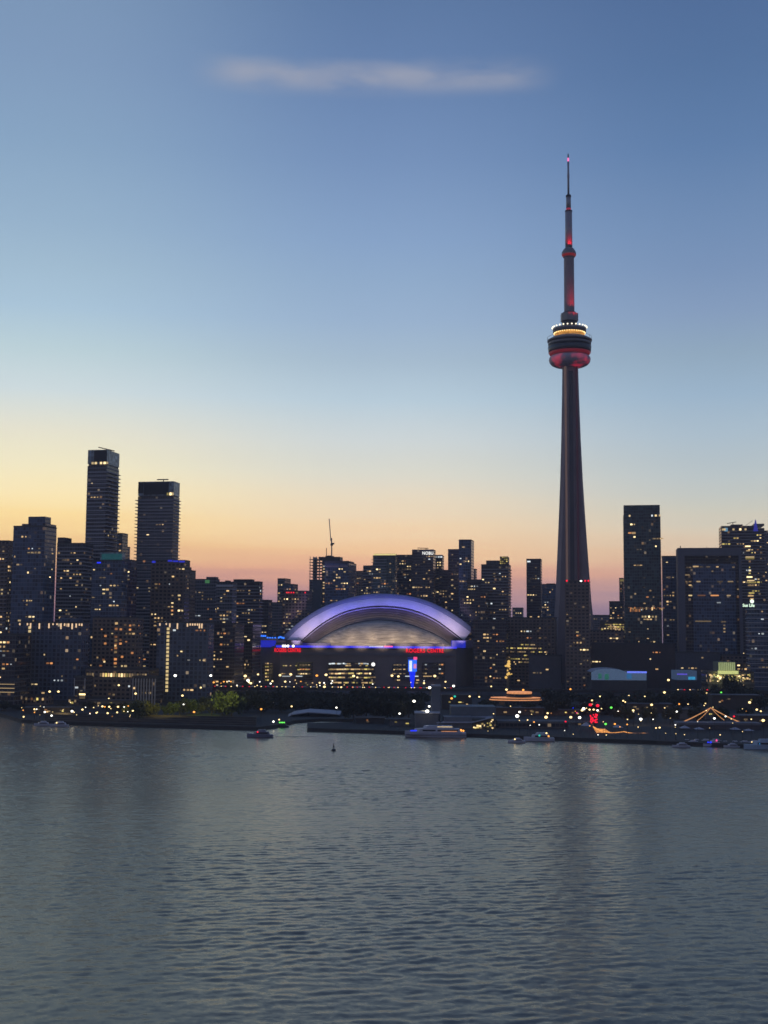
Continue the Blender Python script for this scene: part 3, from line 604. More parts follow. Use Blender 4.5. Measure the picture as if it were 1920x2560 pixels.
for k in range(nb):
    ra, rb = mid(rD, rE2, k/nb), mid(rD, rE2, (k+.92)/nb)
    sbuild(MB().loft([ra, [p+Vector((0, -.9, .1)) for p in mid(rD, rE2, (k+.15)/nb)], rb]), 'inner_roof_step', RIB.m, True)
sbuild(MB().loft([[p+Vector((0, -.2, -.2)) for p in mid(rC, rE, .1)], [p+Vector((0, -.2, -.2)) for p in mid(rC, rE, .16)]]), 'light_rail', mat('pale_rail', (.3,.3,.36), .5))
# front quarter dome, beige quilted membrane
QD = MT('quilted_beige_membrane'); tq = QD.n('ShaderNodeTexCoord'); mq = QD.n('ShaderNodeMapping'); mq.inputs['Scale'].default_value = (.07, .25, 1.25); QD.l(tq.outputs['Object'], mq.inputs[0])
nq = QD.n('ShaderNodeTexNoise'); nq.inputs['Scale'].default_value = 1.; nq.inputs['Detail'].default_value = 4; nq.inputs['Roughness'].default_value = .65; QD.l(mq.outputs[0], nq.inputs[0])
QD.l(QD.mix(QD.math('MULTIPLY', QD.math('SUBTRACT', nq.outputs[0], .32), 2.6, True), (.22,.205,.185), (.72,.68,.6)), QD.bs.inputs['Base Color']); QD.bs.inputs['Roughness'].default_value = .7
bq = QD.n('ShaderNodeBump'); bq.inputs['Distance'].default_value = .8; QD.l(nq.outputs[0], bq.inputs['Height']); QD.l(bq.outputs[0], QD.bs.inputs['Normal'])
rings = []
rE3 = ring(LOW, SY+55, 1.)
x0f, x1f = P(771, 1619, SY+30).x, P(1141, 1619, SY+30).x; zf = P(930, 1619.5, SY+24).z
for k in range(9):
    t = k/8; rg = []
    for i, p in enumerate(rE3):
        u = i/(len(rE3)-1); e = Vector((x0f+(x1f-x0f)*u, SY+40-24*math.sin(math.pi*u), zf))
        q = p.lerp(e, t); q.z = zf+(p.z-zf)*math.cos(t*math.pi/2)**.9; q.y = p.y+(e.y-p.y)*math.sin(t*math.pi/2); rg.append(q)
    rings.append(rg)
sbuild(MB().loft(rings), 'front_dome', QD.m, True)
# concrete drum
wallz = P(930, 1618, SY).z
SW = mat('stadium_concrete', (.2,.17,.165), .8, var=.3, scale=.08)
xl_, xr_ = P(640, 1618, SY).x, P(1180, 1618, SY).x
pl = [(xl_-8, SY+40), (P(700, 1618, SY).x, SY), (P(1140, 1618, SY).x, SY), (xr_+6, SY+36), (xr_+14, SY+150), (xr_-30, SY+250), (xl_+30, SY+250), (xl_-20, SY+150)]
sbuild(MB().prism(pl, LAND-.5, wallz), 'drum_wall', SW)
# upper fascia, a touch proud
def sbox(px0, py0, px1, py1, y0, y1, name, mt_):
    a1, a2 = P(px0, py1, y0), P(px1, py0, y0); return sbuild(MB().box(a1.x, a2.x, y0, y1, a1.z, a2.z), name, mt_)
FAS = mat('fascia_panel', (.16,.155,.17), .7, var=.12, scale=.05)
sbox(702, 1634, 1138, 1637, SY-1.2, SY-.05, 'wall_ledge', FAS)
sbox(702, 1619, 1138, 1621.5, SY-.8, SY-.05, 'roof_edge_band', DARKM)
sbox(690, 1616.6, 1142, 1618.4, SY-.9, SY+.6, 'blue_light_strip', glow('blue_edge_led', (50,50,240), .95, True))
sbox(960, 1614.8, 982, 1617.6, SY-1.2, SY-.95, 'edge_screen', G_PINK)
sbox(923, 1615, 958, 1617.6, SY-1.2, SY-.95, 'edge_screen', glow('white_edge_led', (200,200,255), .9))
for x0, x1 in ((676,1130),): pass
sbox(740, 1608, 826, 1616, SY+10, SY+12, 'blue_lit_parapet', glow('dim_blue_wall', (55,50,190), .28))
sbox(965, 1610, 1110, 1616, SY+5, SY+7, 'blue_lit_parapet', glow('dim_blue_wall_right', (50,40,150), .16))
sbox(714, 1601.5, 752, 1608, SY+6, SY+20, 'roof_bogie', DARKM)
sbox(690, 1601, 714, 1606, SY+8, SY+20, 'roof_bogie', mat('pinkish_concrete', (.3,.25,.25), .8))
sbox(703, 1608, 757, 1615, SY+8, SY+20, 'roof_rail_base', CONC)
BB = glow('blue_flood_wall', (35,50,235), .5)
o_ = MB(); z0_, z1_ = P(665, 1618, SY+12).z, P(665, 1601, SY+12).z
xa, xb, xc_, xd = (P(q, 1605, SY+12).x for q in (639, 690, 682, 647))
o_.add([(xd,SY+12,z0_),(xc_,SY+12,z0_),(xb,SY+12,z1_),(xa,SY+12,z1_),(xd,SY+26,z0_),(xc_,SY+26,z0_),(xb,SY+26,z1_),(xa,SY+26,z1_)], [(0,1,2,3),(5,4,7,6),(3,2,6,7),(1,5,6,2),(4,0,3,7),(0,4,5,1)])
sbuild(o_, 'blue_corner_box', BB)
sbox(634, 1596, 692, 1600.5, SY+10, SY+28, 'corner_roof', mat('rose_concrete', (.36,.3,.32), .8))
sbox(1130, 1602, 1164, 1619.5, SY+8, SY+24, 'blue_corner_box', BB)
sbox(1164, 1601, 1190, 1619, SY+14, SY+40, 'corner_roof', SW)
lampm = MB().ball((0,0,0), .95, 8).mesh('blue_roof_lamp', glow('sky_blue_led', (50,120,255), 1.5))
for x, y in [(622,1594),(631,1589.5),(640,1590),(645,1590),(653,1589.5),(658,1590),(663,1590),(669,1594.5),(675,1595),(681,1595),(688,1595),(697,1594),(701,1592.5),(705,1594),(709,1595)]:
    q = P(x, y, SY+14); inst('blue_roof_lamp', lampm, stad, q-so)
lampw = MB().ball((0,0,0), 1.1, 8).mesh('floodlight', G_WHITE)
for x in (708, 713, 720, 733): q = P(x, 1615, SY-1.5); inst('floodlight', lampw, stad, q-so)
# glazed bays in the wall with lit floors
GLZ = FM['dark']
for (x0, x1, y0, y1) in ((820,937,1656,1712),(741,782,1656,1700),(982,1030,1660,1700),(1055,1112,1656,1700),(655,682,1658,1700)):
    yy = SY-1 if x0 > 690 else SY+8
    sbox(x0, y0, x1, y1, yy-1, yy+3, 'glazed_bay', GLZ)
rs = random.Random(5)
def slit(x, y, w_, h_, mi, yy=SY-2.15):
    c = P(x+w_/2, y+h_/2, yy); inst('lit_window', LITMESH[mi], stad, c-so, (w_/F*yy, 1, h_/F*yy))
for row, y in enumerate((1657.5,1671.5,1682,1692,1705)):
    x = 822
    while x < 934:
        w_ = rs.choice((3,5,7,9)); p_ = (.8,1.,.95,.7,.6)[row]
        if rs.random() < p_: slit(x, y+rs.uniform(-.5,.5), w_-.6, 3.2, rs.choice((0,1,1,5,2) if row else (3,2,1,3)))
        x += w_
for i in range(6):
    for x in (663, 668): slit(x, 1657+i*8.3, 3.6, 3., 5 if i % 2 else 1, SY+5.8)
for row, y in enumerate((1661,1672,1683)):
    for x in (749,756,763,770): slit(x, y, 5, 2.6, (2,4,0)[row])
    for x in (984,991,998,1008): slit(x, y, 5.5, 2.4, 2 if row != 1 else 1)
    for x in (1047,1056,1062,1097,1103): 
        if rs.random() < .75: slit(x, y-1, 5, 3, rs.choice((2,4,2,3)))
for i in range(46):
    slit(rs.choice((rs.uniform(702, 780), rs.uniform(975, 1120), rs.uniform(820, 935))), rs.choice((1663,1673,1683,1699,1706,1711)), rs.uniform(2.5,7), 2.3, rs.choice((1,1,2,5,0)), SY-2.6)
for x, w_ in ((705,22),(740,16),(1013,12),(1034,12),(1058,22)): slit(x, 1689.5, w_, 2.2, 3 if x < 1040 else 1)
# red name signs
def text_mesh(txt, mt_, name, ext=.25, bold=.02):
    cu = bpy.data.curves.new(name, 'FONT'); cu.body = txt; cu.extrude = ext; cu.offset = bold; cu.align_x = 'CENTER'; cu.align_y = 'CENTER'; cu.space_character = 1.08
    o = bpy.data.objects.new(name, cu); COL.objects.link(o); bpy.context.view_layer.update()
    me = bpy.data.meshes.new_from_object(o.evaluated_get(bpy.context.evaluated_depsgraph_get())); bpy.data.objects.remove(o)
    xs = [v.co.x for v in me.vertices]; ys = [v.co.y for v in me.vertices]
    w_, h_ = max(xs)-min(xs), max(ys)-min(ys); mx, my = (max(xs)+min(xs))/2, (max(ys)+min(ys))/2
    for v in me.vertices: v.co = ((v.co.x-mx)/w_, (v.co.y-my)/h_, v.co.z)
    me.materials.clear(); me.materials.append(mt_); return me
def put_text(txt, mt_, name, px0, py0, px1, py1, y, parent, bold=.02, rz=0.):
    me = text_mesh(txt, mt_, name, bold=bold); a1, a2 = P(px0, py1, y), P(px1, py0, y)
    o = bpy.data.objects.new(name, me); COL.objects.link(o); o.parent = parent
    c = (a1+a2)/2; o.location = Matrix.Rotation(-parent.rotation_euler.z, 3, 'Z') @ (c-parent.location); o.rotation_euler = (R_(90), 0, rz-parent.rotation_euler.z)
    o.scale = (a2.x-a1.x, a2.z-a1.z, 1); return o
SIGN = glow('red_sign_letters', (255,10,40), 1.3)
put_text('ROGERS', SIGN, 'sign_word', 1015, 1621.6, 1062.5, 1631.2, SY-1.6, stad, .012); put_text('CENTRE', SIGN, 'sign_word', 1068.5, 1621.6, 1109, 1631.2, SY-1.6, stad, .012)
put_text('ROGERS', SIGN, 'sign_word', 686, 1620.5, 716, 1629.8, SY-1.6, stad, .012); put_text('CENTRE', SIGN, 'sign_word', 719.5, 1620.5, 752, 1629.8, SY-1.6, stad, .012)
# dome lighting: added unseen spots in place of the roof's floodlights
def area(name, loc, look, size, sy, power, col):
    ld = bpy.data.lights.new(name, 'AREA'); ld.shape = 'RECTANGLE'; ld.size = size; ld.size_y = sy; ld.energy = power; ld.color = lin(col)
    o = bpy.data.objects.new(name, ld); COL.objects.link(o); o.location = loc; d = Vector(look)-Vector(loc); o.rotation_euler = d.to_track_quat('-Z', 'Y').to_euler(); return o
def spot(name, loc, look, power, col, ang=60, blend=.8, rad=1.):
    ld = bpy.data.lights.new(name, 'SPOT'); ld.energy = power; ld.color = lin(col); ld.spot_size = R_(ang); ld.spot_blend = blend; ld.shadow_soft_size = rad
    o = bpy.data.objects.new(name, ld); COL.objects.link(o); o.location = loc; d = Vector(look)-Vector(loc); o.rotation_euler = d.to_track_quat('-Z', 'Y').to_euler(); o.parent = None; return o
for i in range(15):
    u = .04+.92*i/14; k = int(u*55); tgt = rB[k].lerp(rC[k], .55); cdist = abs(u-.5)*2
    c = (135,125,255) if cdist < .45 else ((165,150,250) if cdist < .75 else (205,180,230))
    spot('unseen_roof_spot', (tgt.x*.985+so.x*.015, SY-30, wallz+4), tgt+Vector((0, 0, 2.4)), (340000 if cdist < .45 else 280000 if cdist < .75 else 240000), c, 21, .9, 1.)
for u in (.08,.22,.36,.5,.64,.78,.92):
    x = x0f+(x1f-x0f)*u; spot('unseen_dome_spot', (x, SY-45, wallz+3), (x, SY+34, wallz+10), 150000, (255,222,188), 29, .9, 2.)
for i in range(9):
    tgt = rA[int((.06+.88*i/8)*55)].lerp(rB[int((.06+.88*i/8)*55)], .5); spot('unseen_roof_spot', (tgt.x, SY-20, tgt.z+12), tgt+Vector((0, 0, 1.)), 60000, (60,85,190), 22, .9, 1.)
# these spots hang unseen in the air before the wall, added for the roof

# --- needle tower ---------------------------------------------------------
TY = 1250
ax = [(1420,384),(1423.5,700),(1424.5,920),(1426,1200),(1429,1450),(1431,1560)]
tz = lambda y: P(1425, y, TY).z
txc = P(1425, 1000, TY).x
tow = tag(empty('needle_tower', (txc, TY, LAND)), 'very tall concrete needle tower with round pod lit red and white', 'tower')
def rpx(w): return w/2/F*TY*1.0
def lathe_part(name, prof, mt_, n=56, smooth=True):
    return MB().lathe([(r, tz(y)-LAND) for r, y in prof], n).build(name, mt_, tow, smooth)
TC = mat('tower_concrete', (.28,.235,.245), .75, var=.3, scale=.06, bump=.05)
TD = mat('tower_dark_cladding', (.07,.075,.09), .45, .3)
TG = mat('tower_grey_cladding', (.22,.225,.24), .5)
prof = [(1790,34),(1740,30),(1700,28.5),(1640,25.4),(1560,22.6),(1500,20.3),(1440,18.6),(1360,16.4),(1280,14.3),(1200,12.4),(1100,10.6),(1000,9.3),(915,8.4)]
rg = []
for y, r in prof:
    z = tz(y)-LAND if y < 1790 else -.5; ring_ = []
    t_ = 7.2-2.0*(1-(y-915)/875); rr = min(r-.4, 7.6)
    for k in range(3):
        a0 = R_(-90+60+6+120*k); e = Vector((math.cos(a0), math.sin(a0))); n_ = Vector((-e.y, e.x))
        for p in (e*rr-n_*t_/2, e*r-n_*t_/2, e*r+n_*t_/2, e*rr+n_*t_/2): ring_.append((p.x, p.y, z))
    rg.append(ring_)
mbs = MB().loft(rg, close=True); mbs.build('shaft', TC, tow)
ELEV = glow('lift_shaft_afterglow', (150,120,110), .28); ELEV2 = glow('lift_shaft_dim_red', (120,45,75), .1)  # left strip's emission paints in the afterglow its pale edge catches
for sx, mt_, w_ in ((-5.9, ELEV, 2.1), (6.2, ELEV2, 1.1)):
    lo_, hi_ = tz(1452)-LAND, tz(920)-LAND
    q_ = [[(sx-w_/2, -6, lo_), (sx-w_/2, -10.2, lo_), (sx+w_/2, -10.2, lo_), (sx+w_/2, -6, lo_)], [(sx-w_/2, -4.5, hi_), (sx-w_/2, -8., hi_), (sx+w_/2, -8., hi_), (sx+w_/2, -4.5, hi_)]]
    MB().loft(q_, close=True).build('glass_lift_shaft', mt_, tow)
MB().box(-2.2, 2.2, -6.9, -5, 0, tz(930)-LAND).build('lift_rail_column', mat('dark_blue_glass', (.05,.05,.07), .3), tow)
# pod
RAD = MT('radome_fabric'); tr_ = RAD.n('ShaderNodeTexCoord'); nr = RAD.n('ShaderNodeTexNoise'); nr.inputs['Scale'].default_value = .075; RAD.l(tr_.outputs['Object'], nr.inputs[0])
RAD.bs.inputs['Base Color'].default_value = (.42,.38,.44,1); RAD.bs.inputs['Roughness'].default_value = .6
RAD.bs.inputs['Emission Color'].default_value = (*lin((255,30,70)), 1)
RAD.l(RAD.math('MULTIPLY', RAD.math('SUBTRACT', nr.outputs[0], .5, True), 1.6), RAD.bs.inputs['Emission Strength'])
lathe_part('radome_ring', [(rpx(90),891),(rpx(99),892.5),(rpx(104),896),(rpx(105),901),(rpx(101),907),(rpx(92),912),(rpx(78),915.5),(rpx(60),917.5),(rpx(38),919)], RAD.m)
lathe_part('red_lit_recess', [(rpx(88),884),(rpx(92),889),(rpx(86),893)], mat('red_recess', (.4,.2,.22), .5))
REDR = glow('red_ring_led', (190,15,40), .2)
lathe_part('red_light_ring', [(rpx(98),888.5),(rpx(107),882.5),(rpx(100),882)], REDR)
lathe_part('pod_lower_deck', [(rpx(106),882),(rpx(108),876),(rpx(109.5),868)], TD)
lathe_part('pod_window_band', [(rpx(104),868),(rpx(105),863)], mat('pod_dark_glass', (.015,.015,.02), .12))
lathe_part('pod_middle_deck', [(rpx(108),863.2),(rpx(109),858.5)], TG)
lathe_part('pod_window_band', [(rpx(105),858.4),(rpx(106),854.6)], mat('pod_dark_glass_top', (.015,.015,.02), .12))
lathe_part('pod_upper_deck', [(rpx(112),854.5),(rpx(113),851),(rpx(98),847),(rpx(84),843.5),(rpx(76),842)], TG)
GOLD = MT('golden_windows'); tg = GOLD.n('ShaderNodeTexCoord'); ng = GOLD.n('ShaderNodeTexNoise'); ng.inputs['Scale'].default_value = .55; GOLD.l(tg.outputs['Object'], ng.inputs[0])
GOLD.bs.inputs['Emission Color'].default_value = (*lin((255,178,80)), 1); GOLD.bs.inputs['Base Color'].default_value = (.1,.07,.03,1)
GOLD.l(GOLD.math('MULTIPLY', GOLD.math('ADD', ng.outputs[0], -.12, True), 1.7), GOLD.bs.inputs['Emission Strength'])
lathe_part('golden_window_ring', [(rpx(76),842),(rpx(77),833)], GOLD.m)
lathe_part('pod_cornice', [(rpx(79),833),(rpx(84),831.5),(rpx(84),829)], TD)
lathe_part('pod_roof', [(rpx(83),829),(rpx(86),822),(rpx(80),821.5),(rpx(40),820)], TG)
lm = MB().ball((0,0,0), .78, 10).mesh('roof_lamp', glow('pod_roof_lamp', (255,240,205), 2.2))
for k in range(26):
    a0 = 2*math.pi*k/26+.1; inst('roof_lamp', lm, tow, (math.cos(a0)*rpx(87), math.sin(a0)*rpx(87), tz(819.5)-LAND))
lg = MB().ball((0,0,0), .5, 8).mesh('window_ring_lamp', G_WARM)
for k in range(40):
    a0 = 2*math.pi*k/40; inst('window_ring_lamp', lg, tow, (math.cos(a0)*rpx(78.5), math.sin(a0)*rpx(78.5), tz(834)-LAND))
# thin outrigger rail hoop around the upper deck
hoop = MB()
for k in range(40):
    a0, a1 = 2*math.pi*k/40, 2*math.pi*(k+1)/40
    hoop.tube((math.cos(a0)*rpx(112), math.sin(a0)*rpx(112), tz(844)-LAND), (math.cos(a1)*rpx(112), math.sin(a1)*rpx(112), tz(844)-LAND), .16, 5)
    if k % 4 == 0: hoop.tube((math.cos(a0)*rpx(112), math.sin(a0)*rpx(112), tz(852)-LAND), (math.cos(a0)*rpx(112), math.sin(a0)*rpx(112), tz(844)-LAND), .14, 5)
hoop.build('edge_rail', DARKM, tow)
lathe_part('upper_neck', [(rpx(39),821),(rpx(38),803)], TD)
MB().prism([(rpx(46)*math.cos(R_(22.5+45*k)), rpx(46)*math.sin(R_(22.5+45*k))) for k in range(8)], tz(803.5)-LAND, tz(785)-LAND, top=1.).build('octagonal_collar', TG, tow)
lathe_part('collar_cap', [(rpx(40),785),(rpx(32),781),(rpx(27),780)], TD)
lathe_part('upper_shaft', [(rpx(26.5),784),(rpx(26),645)], mat('upper_concrete', (.3,.26,.27), .7), 12, False)
lathe_part('small_pod', [(rpx(26),646),(rpx(30),643),(rpx(37),638),(rpx(37),632),(rpx(28),624),(rpx(19),620)], TG, 12, False)
lathe_part('small_pod_red_light', [(rpx(31),642.6),(rpx(37.4),638),(rpx(37.2),636.6)], glow('red_dim_led', (200,40,40), .25), 12)
AM = mat('antenna_cladding', (.36,.35,.38), .5, .2)
lathe_part('antenna_base', [(rpx(18.5),621),(rpx(18),530)], AM, 16)
lathe_part('antenna_collar', [(rpx(19),530),(rpx(19.5),527)], TD, 16)
lathe_part('antenna_red_light', [(rpx(12.5),527),(rpx(12.5),521)], glow('antenna_red', (200,40,70), .45), 16)
lathe_part('antenna_middle', [(rpx(12.5),521),(rpx(12.5),493)], AM, 16)
lathe_part('antenna_collar', [(rpx(14),493),(rpx(14),489),(rpx(6),485)], TD, 16)
lathe_part('antenna_mast', [(rpx(5.5),486),(rpx(5),446),(rpx(6.3),445),(rpx(6.3),436),(rpx(5),435),(rpx(5),404)], AM, 10)
lathe_part('antenna_tip_light', [(rpx(4.5),404),(rpx(4.5),395)], glow('pink_tip_light', (255,120,190), 1.2), 10)
lathe_part('antenna_tip', [(rpx(4),395),(rpx(2.5),385),(rpx(.8),383.5)], TD, 10)
tl = Vector((txc, TY, 0))
for (ang_, zz, r_, pw, look, cn) in ((-95, 816, 15, 24000, 735, 26), (-70, 816, 15, 34000, 742, 24), (-45, 816, 15, 34000, 742, 24), (-100, 622, 7.5, 2600, 602, 60), (-60, 622, 7.5, 2600, 602, 60)):
    a0 = R_(ang_)
    spot('tower_red_floodlight', (txc+math.cos(a0)*r_, TY+math.sin(a0)*r_, tz(zz)+1), (txc+math.cos(a0)*3., TY+math.sin(a0)*3., tz(look)), pw, (255,25,45), cn, 1., .6)

# --- round window lamps on the remaining buildings, only where nothing nearer hides them
def hidden(px, py, yd, me_):
    for (l, r, t, b, d, s) in RECTS:
        if s is not me_ and d < yd-4 and l-1 < px < r+1 and py > t-2: return True
    if yd > SY and 690 < px < 1180:
        for (xa, ya), (xb, yb) in zip(OUT, OUT[1:]):
            if xa <= px <= xb and py > ya+(yb-ya)*(px-xa)/(xb-xa)-3: return True
        if py > 1600: return True
    if yd > TY and 1385 < px < 1482: return True
    return py > 1716 and yd > 980
rw = random.Random(11)
for b in B:
    if not b.nlit: continue
    n_, tries = 0, 0; H = b.H; bay = 3.; fl = 3.2
    pool = [i for i, k in enumerate(b.mix) for _ in range(k)]
    lim_ = b.nlit*1.15
    while n_ < lim_ and tries < 900:
        tries += 1
        side = b.side and rw.random() < .18
        z = (int(rw.uniform(3, H-5)/fl)+.62)*fl
        if z > H-2 or z < 3: continue
        run = 1 if rw.random() < .66 else rw.choice((2, 3))
        if side: x, y = b.w/2+.1, -b.d/2+2+int(rw.uniform(0, b.d-4)/bay)*bay; run = 1
        else: x, y = -b.w/2+2+int(rw.uniform(0, b.w-4)/bay)*bay, -b.d/2-.14
        mi = rw.choice(pool)
        for q in range(run):
            if not side and x+q*bay > b.w/2-1.4: break
            px, py = proj(b.wpos(x+(0 if side else q*bay), y, z))
            if px < -5 or px > 1925 or hidden(px, py, b.yd, b): break
            s_ = (.9+rw.random()*1.6, .7+rw.random()*.8)
            inst('lit_window', LITMESH[mi], b.root, (x+(0 if side else q*bay), y, z), (s_[0], 1, s_[1]), R_(90) if side else 0)
            n_ += 1
# rows of yellow office windows
for b, rows in ((b29, [(1611,1302,1338),(1620,1276,1360),(1629,1276,1336),(1629,1347,1368),(1638,1296,1318),(1647,1276,1321),(1655,1284,1330),(1603,1310,1320)]),
                (b30, [(1560,1512,1560),(1566,1515,1560),(1574,1500,1560),(1590,1530,1558),(1600,1540,1556)])):
    for y, x0, x1 in rows:
        x = x0
        while x < x1:
            w_ = rw.choice((3.5,5,7)); 
            if rw.random() < .8: b.lit(x, y, min(x1, x+w_-.8), y+2.8, rw.choice((5,5,2,1)))
            x += w_
b19s = put_text('NOBU', glow('white_sign_letters', (255,255,250), 1.2), 'name_sign', 1056, 1379, 1083, 1386.5, b19.wpos(b19.w/2, -b19.d/2, 0).y-1.5, b19.root, .02)
yy = b37.yd-1.5
put_text('Sun Life', glow('pale_green_sign', (225,255,225), 1.3), 'name_sign', 1857, 1509.5, 1886, 1517, yy-2, b37.root, .02)
q = P(1880, 1503.5, yy-2); c = Matrix.Rotation(-b37.root.rotation_euler.z, 3, 'Z') @ (q-b37.root.location)
MB().lathe([(1.6,-.3),(1.6,.3)], 20).build('round_logo', glow('pale_logo', (235,255,235), 1.5), b37.root, loc=c).rotation_euler = (R_(90), 0, 0)

# --- cranes on the unfinished tower
cr = tag(empty('tower_crane', P(829, 1391, 1425)), 'slim tower crane with raised jib standing on the unfinished tower', 'crane')
cz = lambda x, y: P(x, y, 1425)-cr.location
MB().box(-.7, .7, -.7, .7, -1, cz(829,1362).z).build('mast', mat('crane_steel', (.3,.28,.26), .5, .3), cr)
MB().tube(cz(828.5,1362), cz(829,1345), .8).tube(cz(827,1352), cz(823,1296.5), .55).box(-.6, 3.2, -.5, .5, cz(829,1361).z, cz(829,1357).z).build('jib', mat('crane_jib_steel', (.3,.28,.26), .5, .3), cr)
MB().box(-1.5, 1.6, -1.1, 1.1, cz(829,1364).z, cz(829,1359).z).build('operator_cab', DARKM, cr)
ms = tag(empty('roof_antenna', P(816, 1391, 1428)), 'short plain mast left of the tower crane on the same roof', 'antenna')
MB().tube((0,0,-1), (0,0,P(816,1370,1428).z-ms.location.z), .45).build('mast', DARKM, ms); MB().box(-1,1,-1,1,-1,.8).build('mast_base', DARKM, ms)

# ------------------------------------------------------------------ pavilions and waterfront structures
def thing(name, label, cat, px, py, yd, z=LAND):
    p = P(px, py, yd); return tag(empty(name, (p.x, yd, z)), label, cat)
def pbox(root, name, mt_, px0, py0, px1, py1, y, d, top=1.):
    a1, a2 = P(px0, py1, y)-root.location, P(px1, py0, y)-root.location
    return MB().prism([(a1.x, y-root.location.y), (a2.x, y-root.location.y), (a2.x, y+d-root.location.y), (a1.x, y+d-root.location.y)], a1.z, a2.z, top=top).build(name, mt_, root)
# blue roofed hall with arched glass
hall = thing('aquarium_hall', 'long low hall with blue lit arched roof and green glass', 'hall', 1560, 1700, 1060)
pts_t = [(1478,1680),(1490,1673),(1510,1671),(1530,1671),(1548,1673),(1565,1679),(1590,1680),(1616,1680)]
f_ = [P(x, y, 1060)-hall.location for x, y in pts_t]; b__ = [p+Vector((0, 24, 0)) for p in f_]
bt = [Vector((p.x, p.y, P(1540, 1712, 1060).z-hall.location.z)) for p in f_]
MB().loft([f_, b__]).build('arched_roof', mat('hall_roof', (.45,.5,.6), .5), hall)
MB().loft([bt, [p-Vector((0, 0, .2)) for p in f_]]).build('glass_front', glow('hall_glass_glow', (90,115,150), .5), hall)
for x0, x1, y0, y1, mt_ in ((1496,1504,1684,1697,G_TEAL),(1512,1522,1685,1699,G_TEAL),(1567,1579,1684,1697,G_CYAN)):
    pbox(hall, 'glowing_window', glow('soft_window', (60,150,130) if mt_ is G_TEAL else (70,150,220), .35), x0, y0, x1, y1, 1059.4, .3)
pbox(hall, 'blue_roof_strip', glow('hall_roof_led', (110,130,255), 1.), 1568, 1678.5, 1617, 1682.5, 1059, .5)
pbox(hall, 'hall_base', ROOFM, 1478, 1701, 1617, 1729, 1059.6, 24)
h2 = thing('aquarium_annex', 'low annex with violet roof strip and cyan glow left of glowing pavilion', 'hall', 1720, 1700, 1050)
pbox(h2, 'glass_front', glow('annex_glow', (80,105,145), .35), 1692, 1677, 1742, 1700, 1050, 20); pbox(h2, 'annex_base', ROOFM, 1692, 1701, 1742, 1729, 1050.2, 20)
pbox(h2, 'violet_strip', glow('annex_led', (110,95,240), .7), 1693, 1684, 1718, 1687, 1049.5, .4); pbox(h2, 'cyan_window', glow('annex_cyan', (60,170,225), .7), 1721, 1692, 1738, 1699, 1049.5, .4)
# glowing pavilion
pv = thing('glowing_pavilion', 'bright yellow green lit pavilion with tall lit fins at right', 'pavilion', 1820, 1700, 1000)
PG = glow('pavilion_light', (220,225,140), .75); PG2 = glow('pavilion_fin_light', (200,215,150), .5)
pbox(pv, 'lower_hall', FM['office'], 1770, 1679, 1885, 1740, 1000, 20)
pbox(pv, 'lit_cornice', PG, 1795, 1677, 1846, 1685, 999.4, .5); pbox(pv, 'upper_wall', mat('pavilion_wall', (.2,.21,.15), .7), 1796, 1655, 1839, 1677, 1000.3, 16)
for i in range(9): pbox(pv, 'lit_fin', PG2, 1797+i*4.7, 1656, 1799.4+i*4.7, 1676, 999.6, .6)
for i in range(60):
    x, y = rw.uniform(1771, 1878), rw.uniform(1686, 1703)
    c = P(x, y, 999.7)-pv.location; inst('lit_window', LITMESH[rw.choice((0,5,5,1))], pv, c, (rw.uniform(.7,1.9), 1, rw.uniform(.6,1.5)))
# lit terrace building with copper light bands
tr = thing('terrace_restaurant', 'two tier waterfront building outlined with copper light bands', 'restaurant', 1290, 1750, 880)
COP = glow('copper_light_band', (255,170,110), .75)
def oval(px0, px1, y, py, n=32):
    a1, a2 = P(px0, py, y)-tr.location, P(px1, py, y)-tr.location; cx_, rx = (a1.x+a2.x)/2, (a2.x-a1.x)/2
    return [(cx_+rx*math.cos(2*math.pi*k/n), 8+9*math.sin(2*math.pi*k/n)) for k in range(n)]
zt_ = lambda y: P(1290, y, 872).z-LAND
MB().prism(oval(1229, 1354, 880, 1750), 0, zt_(1754)).build('lower_storey', FM['dark'], tr)
MB().prism(oval(1226, 1357, 880, 1750), zt_(1753.5), zt_(1751.6)).build('copper_light_band', COP, tr); MB().prism(oval(1228, 1355, 880, 1750), zt_(1751), zt_(1748.5)).build('terrace_roof', ROOFM, tr)
MB().prism(oval(1229, 1355, 880, 1750), zt_(1748), zt_(1746.6)).build('copper_light_band', COP, tr)
MB().prism(oval(1268, 1334, 880, 1735), zt_(1746), zt_(1737)).build('upper_storey', FM['dark'], tr); MB().prism(oval(1270, 1333, 880, 1735), zt_(1736.6), zt_(1732)).build('copper_light_band', COP, tr)
# golden spire
gs_ = thing('golden_spire', 'tall sparkling golden light column beside the yellow windowed office block', 'monument', 1270, 1700, 1040)
MB().tube((0,0,0), (0,0,P(1270,1668,1040).z-LAND), 1.4, 8, 1.).build('column', mat('spire_stone', (.2,.16,.1), .7), gs_)
gb = MB().ball((0,0,0), 1., 8).mesh('golden_lamp', glow('golden_lamp_light', (255,205,110), .9))
for i, (x, y, r_) in enumerate([(1272,1654,1.3),(1270,1659,.9),(1273,1660,1.2),(1269,1664,1.3),(1273,1666,1.),(1264,1665,.8),(1275,1672,.7),(1269,1676,.7),(1272,1683,1.),(1269,1686,1.1),(1275,1686,.7),(1265,1693.5,1.2),(1279,1685,.6)]):
    inst('golden_lamp', gb, gs_, P(x, y, 1038.5)-gs_.location, (r_, r_, r_))
